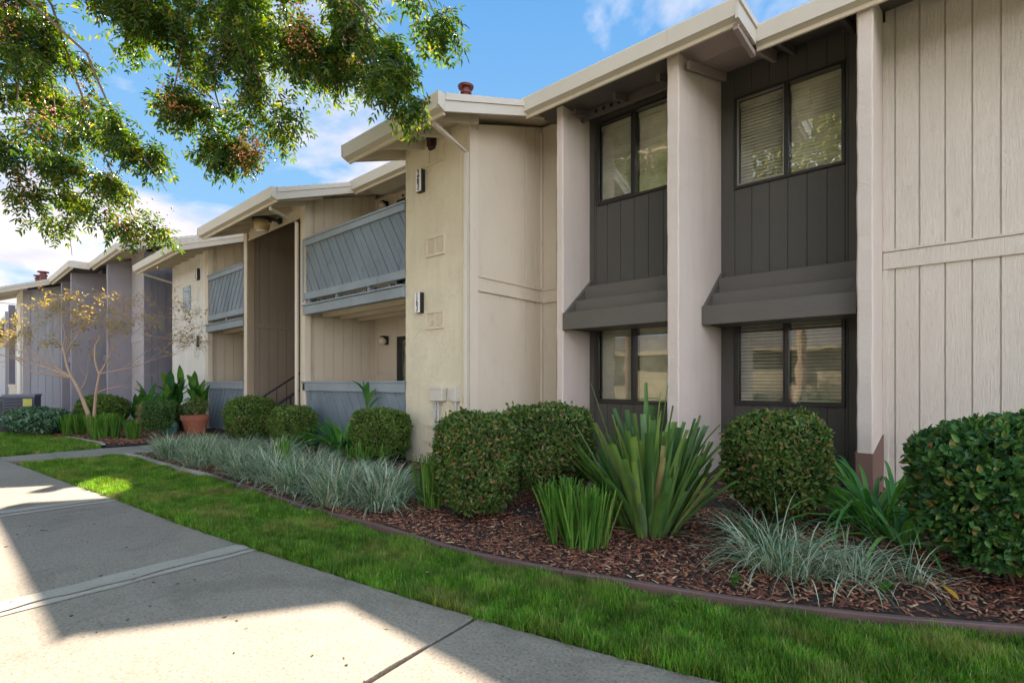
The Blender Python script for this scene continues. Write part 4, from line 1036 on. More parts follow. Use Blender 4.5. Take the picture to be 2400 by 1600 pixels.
hedge((-1.12, 4.66), .38, .35, .93, 15600, M_hedge2, 'rounded bush between the big flax and the brown-footed fin wall', .034, seed=6, boxy=3.6, skirt=.82, z0=.14)
hedge((.30, 4.18), .48, .42, .96, 19500, M_hedge3, 'large dark green bush at the right edge in front of the pale siding', .042, seed=7, boxy=3.8, skirt=.85, z0=.14)
hedge((-12.45, 3.1), .31, .28, .82, 7800, M_hedge3, 'narrow half dry bush beside the stair path, left of the pots', .030, seed=8, boxy=4, z0=.22, skirt=.8)
hedge((-14.1, 3.7), .27, .26, .74, 4550, M_hedge, 'small clipped bush behind the narrow half dry bush', .034, seed=9, boxy=4)
hedge((-16.4, 2.9), .85, .5, .86, 9100, M_hedge, 'broad loose green shrub behind the bare little tree trunk', .055, seed=10, boxy=2.4, name='leafy_shrub', cat_='shrub', group=None)
hedge((-17.0, 1.75), 2.0, .55, .52, 12000, M_ivy, 'wide low mass of dark glossy ivy in front of the air conditioner', .075, seed=12, boxy=2.6, z0=.0, name='ivy_mass', cat_='ivy', group=None)
hedge((-14.4, 4.2), .6, .3, .62, 3000, M_ivy, 'dark tangled shrub in front of the mauve wall', .06, seed=13, boxy=2.2, name='leafy_shrub', cat_='shrub', group=None)
# dry orange patch of the half dry bush
t_ = [o for o in C.objects if o.get('label', '').startswith('narrow half dry')][0]
P = np.stack([rng.normal(-12.40, .07, 260), 2.80 + rng.normal(0, .03, 260), rng.uniform(.38, .76, 260)], axis=1)
V, F = leaf_arrays(P, rng.normal(size=(260, 3)), rng.normal(size=(260, 3)) + np.array([[.3, -1, .3]]), .03, .018); np_mesh('dry_foliage', V, F, M_dry, t_, label='dry orange leaves')

def blades_mass(t, name, n, cx, cy, rx, ry, L, W, mat, lean=(.1, .7), curve=(.5, 1.7), seed=0, z=.03, seg=5, blunt=.1, nc=1, outw=.8):
    g = np.random.default_rng(seed)
    a = g.uniform(0, 6.283, n); r_ = np.sqrt(g.random(n)); px = cx + np.cos(a) * r_ * rx; py = cy + np.sin(a) * r_ * ry
    D = np.stack([np.cos(a), np.sin(a), np.zeros(n)], axis=1) * outw + rdir(n) * .6
    P = np.stack([px, py, np.full(n, z)], axis=1)
    ln = g.uniform(*lean, n) * (.4 + .8 * r_); cu = g.uniform(*curve, n)
    V, F = blade_arrays(P, D, g.uniform(L * .6, L * 1.15, n), g.uniform(W * .7, W * 1.2, n), ln, cu, seg, blunt)
    return np_mesh(name, V, F, mat, t)
# variegated lily turf clumps along the edging
lt = [(-9.75, 2.62), (-9.3, 2.95), (-9.1, 2.50), (-8.65, 3.35), (-8.6, 2.75), (-8.05, 3.0), (-8.0, 2.52), (-7.5, 3.35), (-7.35, 2.72), (-6.85, 3.0), (-6.6, 2.62), (-6.3, 3.3), (-6.0, 2.68), (-5.65, 3.05), (-5.35, 2.62), (-5.1, 3.35), (-4.85, 2.85), (-4.5, 2.62), (-4.4, 3.10), (-4.05, 2.78)]
for i, (x, y) in enumerate(lt):
    far_ = x < -7
    t = thing('lily_turf', 'pale striped lily turf clump in the grassy band behind the edging', 'ornamental grass', (x, y, .03), 'variegated lily turf clumps between edging and bushes')
    blades_mass(t, 'foliage', 520, x, y, .23, .21, .36 + .12 * ((i * 7) % 5) / 4, .0105, M_lir, (.05, .9), (.7, 2.4), seed=100 + i)
t = thing('lily_turf', 'sprawling striped lily turf in the mulch in front of the rounded bush', 'ornamental grass', (-.75, 3.35, .03))
blades_mass(t, 'foliage', 300, -.80, 3.42, .20, .12, .52, .0078, M_lir, (.1, 1.1), (1.1, 2.6), seed=140, seg=6)
blades_mass(t, 'side_foliage', 120, -.46, 3.60, .16, .10, .48, .0075, M_lir, (.1, 1.1), (1.1, 2.6), seed=141, seg=6)
blades_mass(t, 'trailing_foliage', 60, -.20, 3.75, .14, .08, .34, .007, M_lir, (.2, 1.2), (.7, 1.9), seed=142, seg=6)
t = thing('lily_turf', 'small dark lily turf tuft under the rounded bush beside the flax', 'ornamental grass', (-1.05, 3.95, .03))
blades_mass(t, 'foliage', 160, -1.1, 3.95, .22, .12, .32, .007, M_lir2, (.1, 1.0), (.7, 1.9), seed=143)

def blade_plant(name, label, cat_, cx, cy, specs, mat, seed, leafname='leaf', group=None, z=.03, seg=7):
    """specs: list of (azimuth, base_r, L, W, lean, curve, blunt); every leaf its own part"""
    t = thing(name, label, cat_, (cx, cy, z), group); g = random.Random(seed)
    for (az, br, L, W, ln, cu, bl) in specs[:300]:
        P = np.array([[cx + math.cos(az) * br, cy + math.sin(az) * br, z]]); D = np.array([[math.cos(az), math.sin(az), 0.0]])
        V, F = fold_blade(P[0], D[0], L, W, ln, cu, bl, seg, g.uniform(-.5, .5))
        np_mesh(leafname, V, F, mat, t)
    return t
def fold_blade(P, D, L, W, lean, curve, blunt, seg, side):
    up = np.array([0, 0, 1.0]); S = np.cross(D, up); S = S * math.cos(side) + D * math.sin(side) * .7; S /= np.linalg.norm(S)
    cur = P.copy(); V = []
    for k in range(seg + 1):
        f = k / seg; a = lean + curve * f ** 1.4
        t = D * math.sin(a) + up * math.cos(a); n = np.cross(S, t)
        w = W * (.55 + .45 * min(1, f * 3)) * (1 - (1 - blunt) * max(0, (f - .45) / .55) ** 1.6)
        V += [cur - S * w / 2 + n * w * .26, cur, cur + S * w / 2 + n * w * .26]
        cur = cur + t * L / seg
    F = []
    for k in range(seg):
        F += [(3 * k, 3 * k + 1, 3 * k + 4, 3 * k + 3), (3 * k + 1, 3 * k + 2, 3 * k + 5, 3 * k + 4)]
    return np.array(V), np.array(F)
g = random.Random(5)
sp = []
for k in range(210):
    az = g.uniform(0, 6.283); f = g.random() ** .7
    sp.append((az, .02 + .20 * f, g.uniform(.50, 1.04) * (1 - .10 * f), g.uniform(.038, .066), .02 + .64 * f * g.uniform(.4, 1.15), g.choice([g.uniform(-.1, .15), g.uniform(.1, .6)]), g.choice([.7, .85, .95, .95, .12])))
sp += [(math.atan2(.64, .75) + math.pi, .10, 1.22, .04, .28, .05, .4), (2.5, .02, 1.17, .05, .02, .02, .5), (.5, .02, 1.15, .045, .10, .02, .5), (.2, .02, 1.10, .05, .06, .02, .3)]
fx = blade_plant('flax_plant', 'big flax plant with broad upright cut sword leaves between the bushes', 'flax plant', -1.80, 3.70, sp, M_flax, 5)
for k in range(26):
    az = g.uniform(0, 6.283); P = np.array([-1.80 + math.cos(az) * .1, 3.70 + math.sin(az) * .1, .05])
    V, F = fold_blade(P, np.array([math.cos(az), math.sin(az), 0]), g.uniform(.35, .7), .016, g.uniform(1.2, 1.5), g.uniform(.05, .2), .2, 5, 0); np_mesh('dry_leaf', V, F, M_dry, fx, label='dry tan leaf lying on the mulch' )
def sword(cx, cy, n, L, label, seed, r=.18, W=.0125, group='clumps of cut sword-leaved plants', bl=.8):
    g = random.Random(seed); sp = []
    cl = [(g.uniform(-r, r), g.uniform(-r * .6, r * .6)) for _ in range(max(3, n // 12))]
    t = thing('sword_plant', label, 'sword-leaved plant', (cx, cy, .03), group)
    for k in range(n):
        c = g.choice(cl); az = math.atan2(c[1], c[0]) + g.uniform(-1.2, 1.2); bx = cx + c[0] * .75 + g.uniform(-.03, .03); by = cy + c[1] * .75 + g.uniform(-.03, .03)
        V, F = fold_blade(np.array([bx, by, .03]), np.array([math.cos(az), math.sin(az), 0]), g.uniform(.75, 1.08) * L, g.uniform(.8, 1.3) * W, g.uniform(.02, .36), g.uniform(0, .12), bl, 4, g.uniform(-1, 1))
        np_mesh('leaf', V, F, M_diet, t)
    return t
sword(-2.05, 3.05, 270, .45, 'cut sword-leaved clump in the mulch in front of the big flax', 21, .25)
sword(-3.72, 3.10, 110, .46, 'cut sword-leaved clump between the lily turf and the tall bronzed bush', 22, .16)
sword(-5.75, 3.72, 90, .36, 'light green sword-leaved clump in front of the boxy bush', 23, .28)
sword(-6.28, 2.85, 36, .48, 'lone dark sword-leaved tuft standing inside the lily turf', 24, .10)
sword(-12.75, 2.75, 130, .42, 'sword-leaved clump left of the narrow half dry bush', 25, .3)
sword(-13.55, 2.42, 240, .50, 'sword-leaved clump in front of the bare little tree trunk', 26, .48, .02)
sword(-14.9, 2.15, 200, .46, 'dark sword-leaved clump between ivy and the bare little tree', 27, .5, .02)
sword(-10.0, 3.4, 60, .24, 'low green tufts in front of the big terracotta pot', 28, .3, .012)
g = random.Random(9)
def strap_plant(name, label, cat_, cx, cy, n, L, W, seed, lean=(.1, .8), curve=(.5, 1.5), r=.1, mat=M_strap, bl=.25):
    g = random.Random(seed); sp = [(g.uniform(0, 6.283), g.uniform(0, r), g.uniform(.7, 1.15) * L, g.uniform(.8, 1.2) * W, g.uniform(*lean), g.uniform(*curve), bl) for _ in range(n)]
    return blade_plant(name, label, cat_, cx, cy, sp, mat, seed)
strap_plant('lily_plant', 'dark green clivia with broad strap leaves below the lower balcony', 'leafy plant', -7.30, 4.30, 110, .78, .055, 31, (.1, .9), (.9, 2.2), .20)
strap_plant('lily_plant', 'agapanthus with arching strap leaves beside the brown-footed fin wall', 'leafy plant', -.50, 5.0, 70, .86, .036, 32, (.25, 1.1), (.9, 2.4), .22, M_strap)
strap_plant('lily_plant', 'loose agapanthus strap leaves in front of the pale siding, left of the dark bush', 'leafy plant', -.30, 4.62, 50, .80, .034, 33, (.3, 1.2), (.9, 2.4), .22, M_strap)

def big_leaf(t, P, az, L, W, lean, curve, mat, name='leaf', seg=8):
    D = np.array([math.cos(az), math.sin(az), 0]); up = np.array([0, 0, 1.0]); S = np.cross(D, up); cur = np.array(P, float); V = []
    for k in range(seg + 1):
        f = k / seg; a = lean + curve * f; tt = D * math.sin(a) + up * math.cos(a); n = np.cross(S, tt)
        w = W * max(.03, math.sin(math.pi * min(1, f ** .8)) ** .8)
        V += [cur - S * w / 2 + n * w * .2, cur, cur + S * w / 2 + n * w * .2]; cur = cur + tt * L / seg
    F = [q for k in range(seg) for q in ((3 * k, 3 * k + 1, 3 * k + 4, 3 * k + 3), (3 * k + 1, 3 * k + 2, 3 * k + 5, 3 * k + 4))]
    np_mesh(name, np.array(V), np.array(F), mat, t, smooth=True)
def canna(cx, cy, stems, label, seed, z=.03, hs=1.0):
    g = random.Random(seed); t = thing('canna_plant', label, 'leafy plant', (cx, cy, z), 'broad-leaved canna plants')
    for _ in range(stems):
        bx, by = cx + g.uniform(-.18, .18), cy + g.uniform(-.12, .12); H = g.uniform(.55, .95) * hs
        tx, ty = bx + g.uniform(-.12, .12), by + g.uniform(-.1, .1)
        MB().tube([(bx, by, z), (tx, ty, z + H)], [.014, .009], 6).build('stem', M_canna, t)
        for k in range(g.randint(4, 6)):
            f = .25 + .75 * k / 5; big_leaf(t, (bx + (tx - bx) * f, by + (ty - by) * f, z + H * f), g.uniform(0, 6.283), g.uniform(.38, .56) * hs, g.uniform(.12, .18) * hs, g.uniform(.1, .6), g.uniform(.1, .7), M_canna)
    return t
canna(-14.7, 3.95, 10, 'tallest canna with broad upright leaves in front of the white stucco wall', 41, .1, 1.15)
canna(-13.7, 4.25, 8, 'canna rising behind the big terracotta pot', 42, .2, .95)
canna(-15.3, 3.75, 7, 'canna at the left end of the pots before the mauve wall', 43, .05, .95)
canna(-15.95, 3.55, 6, 'small canna beside the mauve wall, behind the clipped bushes', 45, .05, .9)
canna(-6.85, 4.50, 1, 'single canna shoot above the clivia by the lower balcony', 44, .55, .75)
def pot(x, y, r, h, mat, label, name='flower_pot', lip=True):
    t = thing(name, label, 'flower pot', (x, y, .03), 'pots beside the stair path')
    MB().lathe(x, y, [(r * .68, .03), (r * .92, .03 + h * .74), (r * 1.0, .03 + h * .75), (r * 1.02, .03 + h), (r * .90, .03 + h), (r * .86, .03 + h * .88), (.01, .03 + h * .88)], 28).build('pot', mat, t)
    MB().lathe(x, y, [(r * .85, .03 + h * .9), (.01, .03 + h * .93)], 20).build('soil', M_soil, t)
pot(-13.15, 4.02, .29, .42, M_terra, 'big orange terracotta pot beside the second building wall')
pot(-14.35, 4.05, .2, .5, M_dterra, 'brown terracotta pot behind the half dry bush')
pot(-13.75, 4.1, .22, .38, M_bpot, 'black plastic pot between the two terracotta pots')
pot(-13.55, 3.55, .19, .26, M_gpot, 'upright green plastic pot in front of the black pot')
t = thing('fallen_pot', 'green plastic pot lying on its side beside the upright green one', 'flower pot', (-13.2, 3.6, .03), None)
MB().tube([(-13.35, 3.62, .17), (-13.05, 3.52, .13)], [.14, .10], 16).build('pot', M_gpot, t)
t = thing('potted_shrub', 'sparse twiggy green shrub growing in the big terracotta pot', 'potted plant', (-13.15, 4.02, .45))
g = np.random.default_rng(51); n = 520
a = g.uniform(0, 6.283, n); rr = np.sqrt(g.random(n)) * .33; P = np.stack([-13.15 + np.cos(a) * rr, 4.02 + np.sin(a) * rr * .8, .50 + g.random(n) * .42 * (1 - rr)], axis=1)
V, F = leaf_arrays(P, g.normal(size=(n, 3)) + np.array([[0, 0, .4]]), g.normal(size=(n, 3)) + np.array([[0, 0, 1]]), .05, .022); np_mesh('foliage', V, F, M_hedge, t)
st = MB()
for _ in range(14):
    a_ = rnd.uniform(0, 6.28); st.tube([(-13.15, 4.02, .44), (-13.15 + math.cos(a_) * .14, 4.02 + math.sin(a_) * .12, .62), (-13.15 + math.cos(a_) * .30, 4.02 + math.sin(a_) * .25, .60 + rnd.uniform(-.1, .25))], [.008, .006, .003], 5)
st.build('stems', M_barkl, t)

# little bare tree with yellow leaves
def grow(mb, p, d, L, r, depth, g, tips, spread=.55, upb=.15):
    n = 4; pts = [Vector(p)]; rad = [r]; dd = Vector(d).normalized()
    for i in range(n):
        dd = (dd + Vector((g.uniform(-1, 1), g.uniform(-1, 1), g.uniform(-1, 1))) * .16 + Vector((0, 0, upb * .1))).normalized()
        pts.append(pts[-1] + dd * L / n); rad.append(r * (1 - .38 * (i + 1) / n))
    mb.tube(pts, rad, 7 if r > .015 else (5 if r > .006 else 3), cap=False)
    if depth == 0: tips.append((pts[-1], dd)); tips.append((pts[2], dd)); return
    for k in range(g.choice([2, 3, 3])):
        i = g.choice([2, 3, 4]); nd = (dd + Vector((g.uniform(-1, 1), g.uniform(-1, 1), g.uniform(-.6, .9))) * spread).normalized()
        grow(mb, pts[i], nd, L * g.uniform(.62, .82), rad[i] * .62, depth - 1, g, tips, spread, upb)
sap = thing('small_tree', 'small half bare tree with twin trunk and yellow leaves on its sunlit side', 'tree', (-14.15, 2.35, .03))
mb = MB(); tips = []; g = random.Random(77)
B0 = Vector((-14.12, 2.34, .0))
# two trunks
T1 = [B0, B0 + Vector((-.12, -.07, .55)), B0 + Vector((-.30, -.18, 1.0)), B0 + Vector((-.46, -.28, 1.30))]
T2 = [B0 + Vector((.02, .02, .0)), B0 + Vector((.0, .02, .5)), B0 + Vector((.06, .04, .95)), B0 + Vector((.16, .08, 1.38))]
mb.tube(T1, [.058, .042, .034, .028], 9); mb.tube(T2, [.045, .034, .028, .022], 9)
for (st_, d, L, r_, dp) in ((T1[3], (-1, -.55, .5), 1.25, .026, 4), (T1[3], (-.8, -.4, .42), 1.05, .03, 4), (T1[3], (-.35, -.2, .8), .80, .027, 5), (T1[3], (-1.0, -.55, .15), 1.15, .022, 5), (T1[2], (-.9, .3, .3), .8, .018, 3), (T2[3], (-.5, -.2, .9), .70, .024, 5), (T2[3], (.5, .35, .85), .70, .022, 5), (T2[3], (.9, .55, .25), 1.0, .016, 5), (T2[2], (.8, .5, .45), .7, .016, 3)):
    grow(mb, st_, d, L, r_, dp, g, tips, .62)
mb.build('trunk', M_barkl, sap, smooth=True)
tp = [(p, d) for p, d in tips if (p.z > 1.8 and rnd.random() < .5) or rnd.random() < .05]
PP = []; TT = []
for p, d in tp:
    k = (3 if p.x < -14.8 else 1)
    for _ in range(k): PP.append([p.x + rnd.gauss(0, .035), p.y + rnd.gauss(0, .035), p.z + rnd.gauss(0, .03)]); TT.append([d.x + rnd.gauss(0, .7), d.y + rnd.gauss(0, .7), d.z + rnd.gauss(0, .6) - .3])
PP = np.array(PP); TT = np.array(TT); tw2 = MB()
for p, d in tips:
    for _ in range(2):
        e = p + Vector((rnd.gauss(0, .07), rnd.gauss(0, .07), rnd.gauss(.01, .06))); tw2.tube([p, (p + e) / 2 + Vector((0, 0, .01)), e], [.003, .0025, .0015], 3, cap=False)
tw2.build('twigs', M_barkl, sap, kind='stuff')
V, F = leaf_arrays(PP, TT, rng.normal(size=(len(PP), 3)) + np.array([[0, 0, 1.2]]), rng.uniform(.05, .09, len(PP)), rng.uniform(.02, .035, len(PP)))
np_mesh('crown', V, F, M_ylw, sap)

# big pistache tree hanging into the view from the left
CAN = [
([(-7.51,0.36,5.78),(-7.55,0.59,5.38),(-7.5,0.63,4.63),(-7.39,0.59,3.73),(-7.34,0.63,2.99)],0.46,265),
([(-8.27,0.75,6.47),(-8.12,0.89,5.74),(-8.18,0.97,4.77),(-7.94,1.04,3.58),(-7.87,1.11,2.7)],0.30,217),
([(-7.51,0.89,5.36),(-7.42,1.1,4.54),(-7.34,1.3,3.85),(-7.13,1.48,3.25),(-6.95,1.64,2.77)],0.24,123),
([(-6.96,1.1,4.7),(-6.64,1.25,4.05),(-6.42,1.44,3.63),(-6.08,1.6,3.16)],0.17,69),
([(-9.19,0.75,5.62),(-8.89,1.01,5.0),(-8.42,1.29,4.39)],0.35,151),
([(-7.66,1.02,6.2),(-7.03,1.3,5.6),(-6.67,1.62,5.36),(-6.42,1.84,5.12)],0.34,284),
([(-6.02,1.39,5.52),(-5.67,1.7,5.0),(-5.28,2.04,4.7),(-4.89,2.37,4.53)],0.50,243),
([(-7.19,1.97,6.52),(-6.7,2.38,5.83),(-6.18,2.84,5.35),(-5.62,3.33,5.14)],0.50,243),
([(-6.38,1.87,5.14),(-6.36,1.76,4.5),(-6.43,1.7,4.08)],0.26,92),
([(-6.35,2.17,5.32),(-6.27,2.1,4.57),(-6.06,2.15,4.05),(-5.96,2.23,3.69)],0.27,147),
([(-5.7,2.2,4.86),(-5.46,2.28,4.3),(-5.34,2.38,4.0),(-5.27,2.44,3.8)],0.20,65),
([(-6.22,2.54,5.61),(-5.69,2.87,5.09),(-5.3,3.08,4.78),(-4.95,3.25,4.45)],0.27,85),
([(-5.15,2.15,5.68),(-4.6,2.49,5.13),(-4.23,2.68,4.73),(-4.01,2.87,4.44)],0.28,105),
([(-5.68,2.91,6.1),(-5.19,3.2,5.54),(-4.86,3.36,5.05),(-4.63,3.43,4.71),(-4.35,3.54,4.52)],0.20,149),
([(-4.36,2.88,4.57),(-4.21,2.88,4.13),(-3.97,2.96,3.89),(-3.67,3.08,3.81)],0.11,61),
([(-4.23,2.55,5.34),(-3.82,2.77,4.91),(-3.62,2.95,4.71),(-3.54,3.01,4.5)],0.12,52),
([(-5.18,2.38,5.05),(-4.95,2.59,4.69),(-4.72,2.65,4.37)],0.23,63),
]
pt = thing('pistache_tree', 'large overhanging tree with drooping green leaves and reddish berry clusters, upper left', 'tree', (-8.2, -1.3, 0))
def bez(pts, n):
    P = [Vector(p) for p in pts]; out = []
    for i in range(len(P) - 1):
        p0 = P[max(i - 1, 0)]; p1 = P[i]; p2 = P[i + 1]; p3 = P[min(i + 2, len(P) - 1)]
        for k in range(n):
            t = k / n; out.append(.5 * ((2 * p1) + (-p0 + p2) * t + (2 * p0 - 5 * p1 + 4 * p2 - p3) * t * t + (-p0 + 3 * p1 - 3 * p2 + p3) * t ** 3))
    out.append(P[-1]); return out
tr = MB(); tr.tube(bez([(-8.2, -1.3, -.1), (-8.15, -1.25, 1.2), (-8.0, -1.1, 2.6), (-7.95, -.9, 3.6)], 5), list(np.linspace(.20, .14, 16)), 12)
LIMBS = [[(-7.95, -.9, 3.5), (-7.9, -.3, 4.8), (-7.7, .3, 6.0), (-7.5, 1.2, 6.8)], [(-7.95, -.9, 3.5), (-7.4, .1, 5.2), (-6.4, 1.2, 6.3), (-5.5, 2.2, 6.4), (-4.8, 2.8, 6.0)], [(-7.95, -.9, 3.5), (-8.4, -.1, 5.0), (-8.6, .6, 6.3)], [(-7.95, -.9, 3.4), (-7.0, -1.3, 5.0), (-5.6, -1.2, 6.4)], [(-7.4, .1, 5.2), (-6.6, .4, 6.2), (-5.4, 1.5, 6.6), (-4.4, 2.2, 6.2)]]
LP = []
for L in LIMBS:
    q = bez(L, 6); tr.tube(q, list(np.linspace(.11, .035, len(q))), 9); LP += [p for p in q if p.z > 4.6]
tr.build('trunk', M_bark, pt, smooth=True)
g = np.random.default_rng(3); tw = MB(); lfV = []; bp = []
def compound(P, D, n_pairs, Lr, g):
    """pinnate leaf arrays"""
    D = D / np.linalg.norm(D); up = np.array([0, 0, 1.0]); S = np.cross(D, up + g.normal(size=3) * .5); S /= np.linalg.norm(S); U = np.cross(S, D)
    fs = np.linspace(.18, 1, n_pairs); Ps = []; Ts = []; Ns = []
    for f in fs:
        c = P + D * Lr * f - up * Lr * .22 * f * f
        for s in (-1, 1):
            Ps.append(c); Ts.append(D * .55 + S * s * .85 - up * .28 + g.normal(size=3) * .14); Ns.append(U + g.normal(size=3) * .3)
    Ps.append(P + D * Lr * 1.02 - up * Lr * .22); Ts.append(D - up * .3); Ns.append(U)
    return Ps, Ts, Ns
aP, aT, aN = [], [], []
rach = MB()
for pts, rad_, n in CAN:
    q = bez(pts, 7); st_ = min(LP, key=lambda p: (p - Vector(pts[0])).length)
    full = bez([st_, Vector(pts[0])], 3)[:-1] + q
    tw.tube(full, list(np.linspace(.014, .003, len(full))), 5, cap=False)
    subs = []
    for _ in range(max(5, n // 16)):
        f = g.random() ** .8; i = int(f * (len(q) - 1)); b = np.array(q[i]); off = g.normal(size=3) * rad_ * .8; off[2] = off[2] * .5 - .08
        e = b + off; m_ = (b + e) / 2 + np.array([0, 0, .05]); tw.tube([tuple(b), tuple(m_), tuple(e)], [.006, .004, .002], 4, cap=False); subs.append((b, e))
    for _ in range(int(n * 2.25)):
        b, e = subs[g.integers(len(subs))]; f = g.random() ** .7; P = b + (e - b) * f + g.normal(size=3) * .05
        D = (e - b) * .6 / (np.linalg.norm(e - b) + .01) + g.normal(size=3) * .75 + np.array([0, 0, -.55])
        ps, ts, ns = compound(P, D, int(g.integers(4, 7)), g.uniform(.15, .24), g); aP += ps; aT += ts; aN += ns
    if rad_ > .2:
        for _ in range(4): bp.append(subs[g.integers(len(subs))][1])
tw.build('branches', M_bark, pt, smooth=True)
aP, aT, aN = np.array(aP), np.array(aT), np.array(aN)
L = g.uniform(.048, .082, len(aP)); V, F = leaf_arrays(aP, aT, aN, L, L * .29, .12, .2); np_mesh('crown', V, F, M_pist, pt)
# upper crown out of view, coarser
n = 9000; a = g.uniform(0, 6.283, n); rr = np.sqrt(g.random(n)); P = np.stack([-7.4 + np.cos(a) * rr * 2.2, .3 + np.sin(a) * rr * 1.7, 6.9 + g.normal(0, .45, n)], axis=1)
V, F = leaf_arrays(P, g.normal(size=(n, 3)), g.normal(size=(n, 3)) + np.array([[0, 0, 1]]), .09, .035); np_mesh('upper_crown', V, F, M_pist, pt)
# berry clusters
ico = [(0, 0, 1), (.89, 0, .45), (.28, .85, .45), (-.72, .53, .45), (-.72, -.53, .45), (.28, -.85, .45), (.72, .53, -.45), (-.28, .85, -.45), (-.89, 0, -.45), (-.28, -.85, -.45), (.72, -.53, -.45), (0, 0, -1)]
icf = [(0, 1, 2), (0, 2, 3), (0, 3, 4), (0, 4, 5), (0, 5, 1), (1, 6, 2), (2, 7, 3), (3, 8, 4), (4, 9, 5), (5, 10, 1), (6, 7, 2), (7, 8, 3), (8, 9, 4), (9, 10, 5), (10, 6, 1), (11, 7, 6), (11, 8, 7), (11, 9, 8), (11, 10, 9), (11, 6, 10)]
BX = [tuple(b) for b in bp]
for b in BX:
    V = []; F = []; nb = 80
    for k in range(nb):
        c = np.array(b) + g.normal(size=3) * np.array([.075, .075, .12]); o = len(V); r_ = g.uniform(.007, .011)
        V += [c + np.array(v) * r_ for v in ico]; F += [tuple(i + o for i in f) for f in icf]
    np_mesh('berry_cluster', np.array(V), np.array(F), M_berry, pt, kind='stuff')

# trees and hedges across the walk, behind the photographer (seen mirrored in the windows)
def bgtree(x, y, h, rc, n, seed, label, mat=M_treel, leaf=.20):
    t = thing('leafy_tree', label, 'tree', (x, y, 0), 'trees across the walk'); g = np.random.default_rng(seed); gr = random.Random(seed)
    mb = MB(); tips = []; mb.tube([(x, y, -.1), (x + .1, y, h * .25), (x, y + .1, h * .45)], [.2, .16, .13], 10)
    cl = []
    for k in range(26):
        a = g.uniform(0, 6.283); r_ = rc * math.sqrt(g.random()) * .85; zc = h * g.uniform(.45, .95); e = Vector((x + math.cos(a) * r_, y + math.sin(a) * r_, zc)); cl.append(e)
        mb.tube([(x, y + .1, h * g.uniform(.3, .45)), ((x + e.x) / 2, (y + e.y) / 2, zc * .85), e], [.07, .04, .015], 5, cap=False)
    mb.build('trunk', M_bark, t)
    idx = g.integers(len(cl), size=n); c = np.array([tuple(cl[i]) for i in idx]); u = g.normal(size=(n, 3)); P = c + u * np.array([.42, .42, .32]) * rc * .42
    V, F = leaf_arrays(P, g.normal(size=(n, 3)), g.normal(size=(n, 3)) + np.array([[0, 0, .8]]), g.uniform(leaf * .6, leaf * 1.2, n), leaf * .45); np_mesh('crown', V, F, mat, t)
bgtree(-4.8, -9.5, 14.5, 4.4, 30000, 61, 'tall leafy tree across the walk, opposite the right window bay')
bgtree(-12.5, -10.5, 14.5, 4.6, 30000, 62, 'tall leafy tree across the walk, opposite the left window bay')
bgtree(-20, -11.5, 12.0, 4.2, 16000, 63, 'tall leafy tree across the walk, farthest to the left')
bgtree(2.5, -12.5, 8.0, 3.4, 12000, 64, 'tall leafy tree across the walk, farthest to the right')
bgtree(-33, 24, 8.8, 3.6, 9000, 66, 'tall leafy tree behind the building, showing over the stair roof', leaf=.22)
ob = thing('opposite_building', 'pale low building across the lawn facing the windows', 'building', (-10, -22, 0))
siding(ob, (6, -22), (-30, -22), (0, 1), 0, 3.4, M_brown, sp=.6, join=True)
MB().prism([(6.5, -21.2, 3.3), (6.5, -26, 5.0), (6.5, -31, 3.3)], (-37, 0, 0)).build('roof', M_shing, ob); MB().box(-30.5, 6.5, -21.25, -21.1, 3.2, 3.45).build('fascia_board', M_brown, ob)
for x in (-26, -20, -14, -8, -2): MB().box(x, x + 1.6, -22, -21.95, 1.0, 2.3).build('window', M_frame, ob)
MB().box(-30, 6, -30, -22.12, 0, 3.3).build('building_core', M_side, ob)

# ------------------------------------------------------------------ grass, mulch
def lawn(n, xfun, yl, yh, L, W, name, seed, z=-.012):
    g = np.random.default_rng(seed); x = xfun(g, n); y = yl(x) + (yh(x) - yl(x)) * g.random(n)
    # tufts
    tuft = np.sin(x * 7.3 + np.sin(y * 5) * 2) * np.sin(y * 9.1 + x * 2.2); tall = 1 + .38 * tuft
    P = np.stack([x, y, np.full(n, z)], axis=1); D = rdir(n)
    V, F = blade_arrays(P, D, g.uniform(.55, 1.25, n) * L * tall, g.uniform(.7, 1.3, n) * W, g.uniform(.0, .75, n), g.uniform(.1, 1.2, n), 2, .15)
    return V, F
parts = []
ed = lambda x: walk_y(x) + .012 - .03 * np.abs(np.sin(x * 13) * np.sin(x * 37 + 1)); eh = lambda x: np.where(x > -10.15, curb_y(x) - .03, 2.08)
parts.append(lawn(105000, lambda g, n: g.uniform(-3.6, 1.2, n), ed, eh, .064, .0046, 'g', 1))
parts.append(lawn(80000, lambda g, n: g.uniform(-7.2, -3.6, n), ed, eh, .064, .0058, 'g', 2))
parts.append(lawn(45000, lambda g, n: g.uniform(-10.25, -7.2, n), ed, eh, .062, .006, 'g', 3))
parts.append(lawn(9000, lambda g, n: g.uniform(1.2, 3.3, n), ed, eh, .062, .006, 'g', 4))
V, F = cat(parts); np_mesh('lawn_grass', V, F, M_grass, None, kind='stuff')
fl_hi = lambda x: np.interp(x, [-40, -30, -22, -17, -15, -13.66, -12.4, -11.75], [-1.9, -.5, .4, 1.1, 1.75, 2.02, 2.15, 2.05]); fl_lo = lambda x: np.interp(x, [-40, -25, -16, -12.6, -11.62], [-2.6, -1.1, .12, .58, .78])
V, F = cat([lawn(38000, lambda g, n: g.uniform(-17, -11.68, n), fl_lo, fl_hi, .07, .009, 'g', 5), lawn(9000, lambda g, n: g.uniform(-24, -17, n), fl_lo, fl_hi, .07, .014, 'g', 6)])
np_mesh('far_lawn_grass', V, F, M_grass, None, kind='stuff')
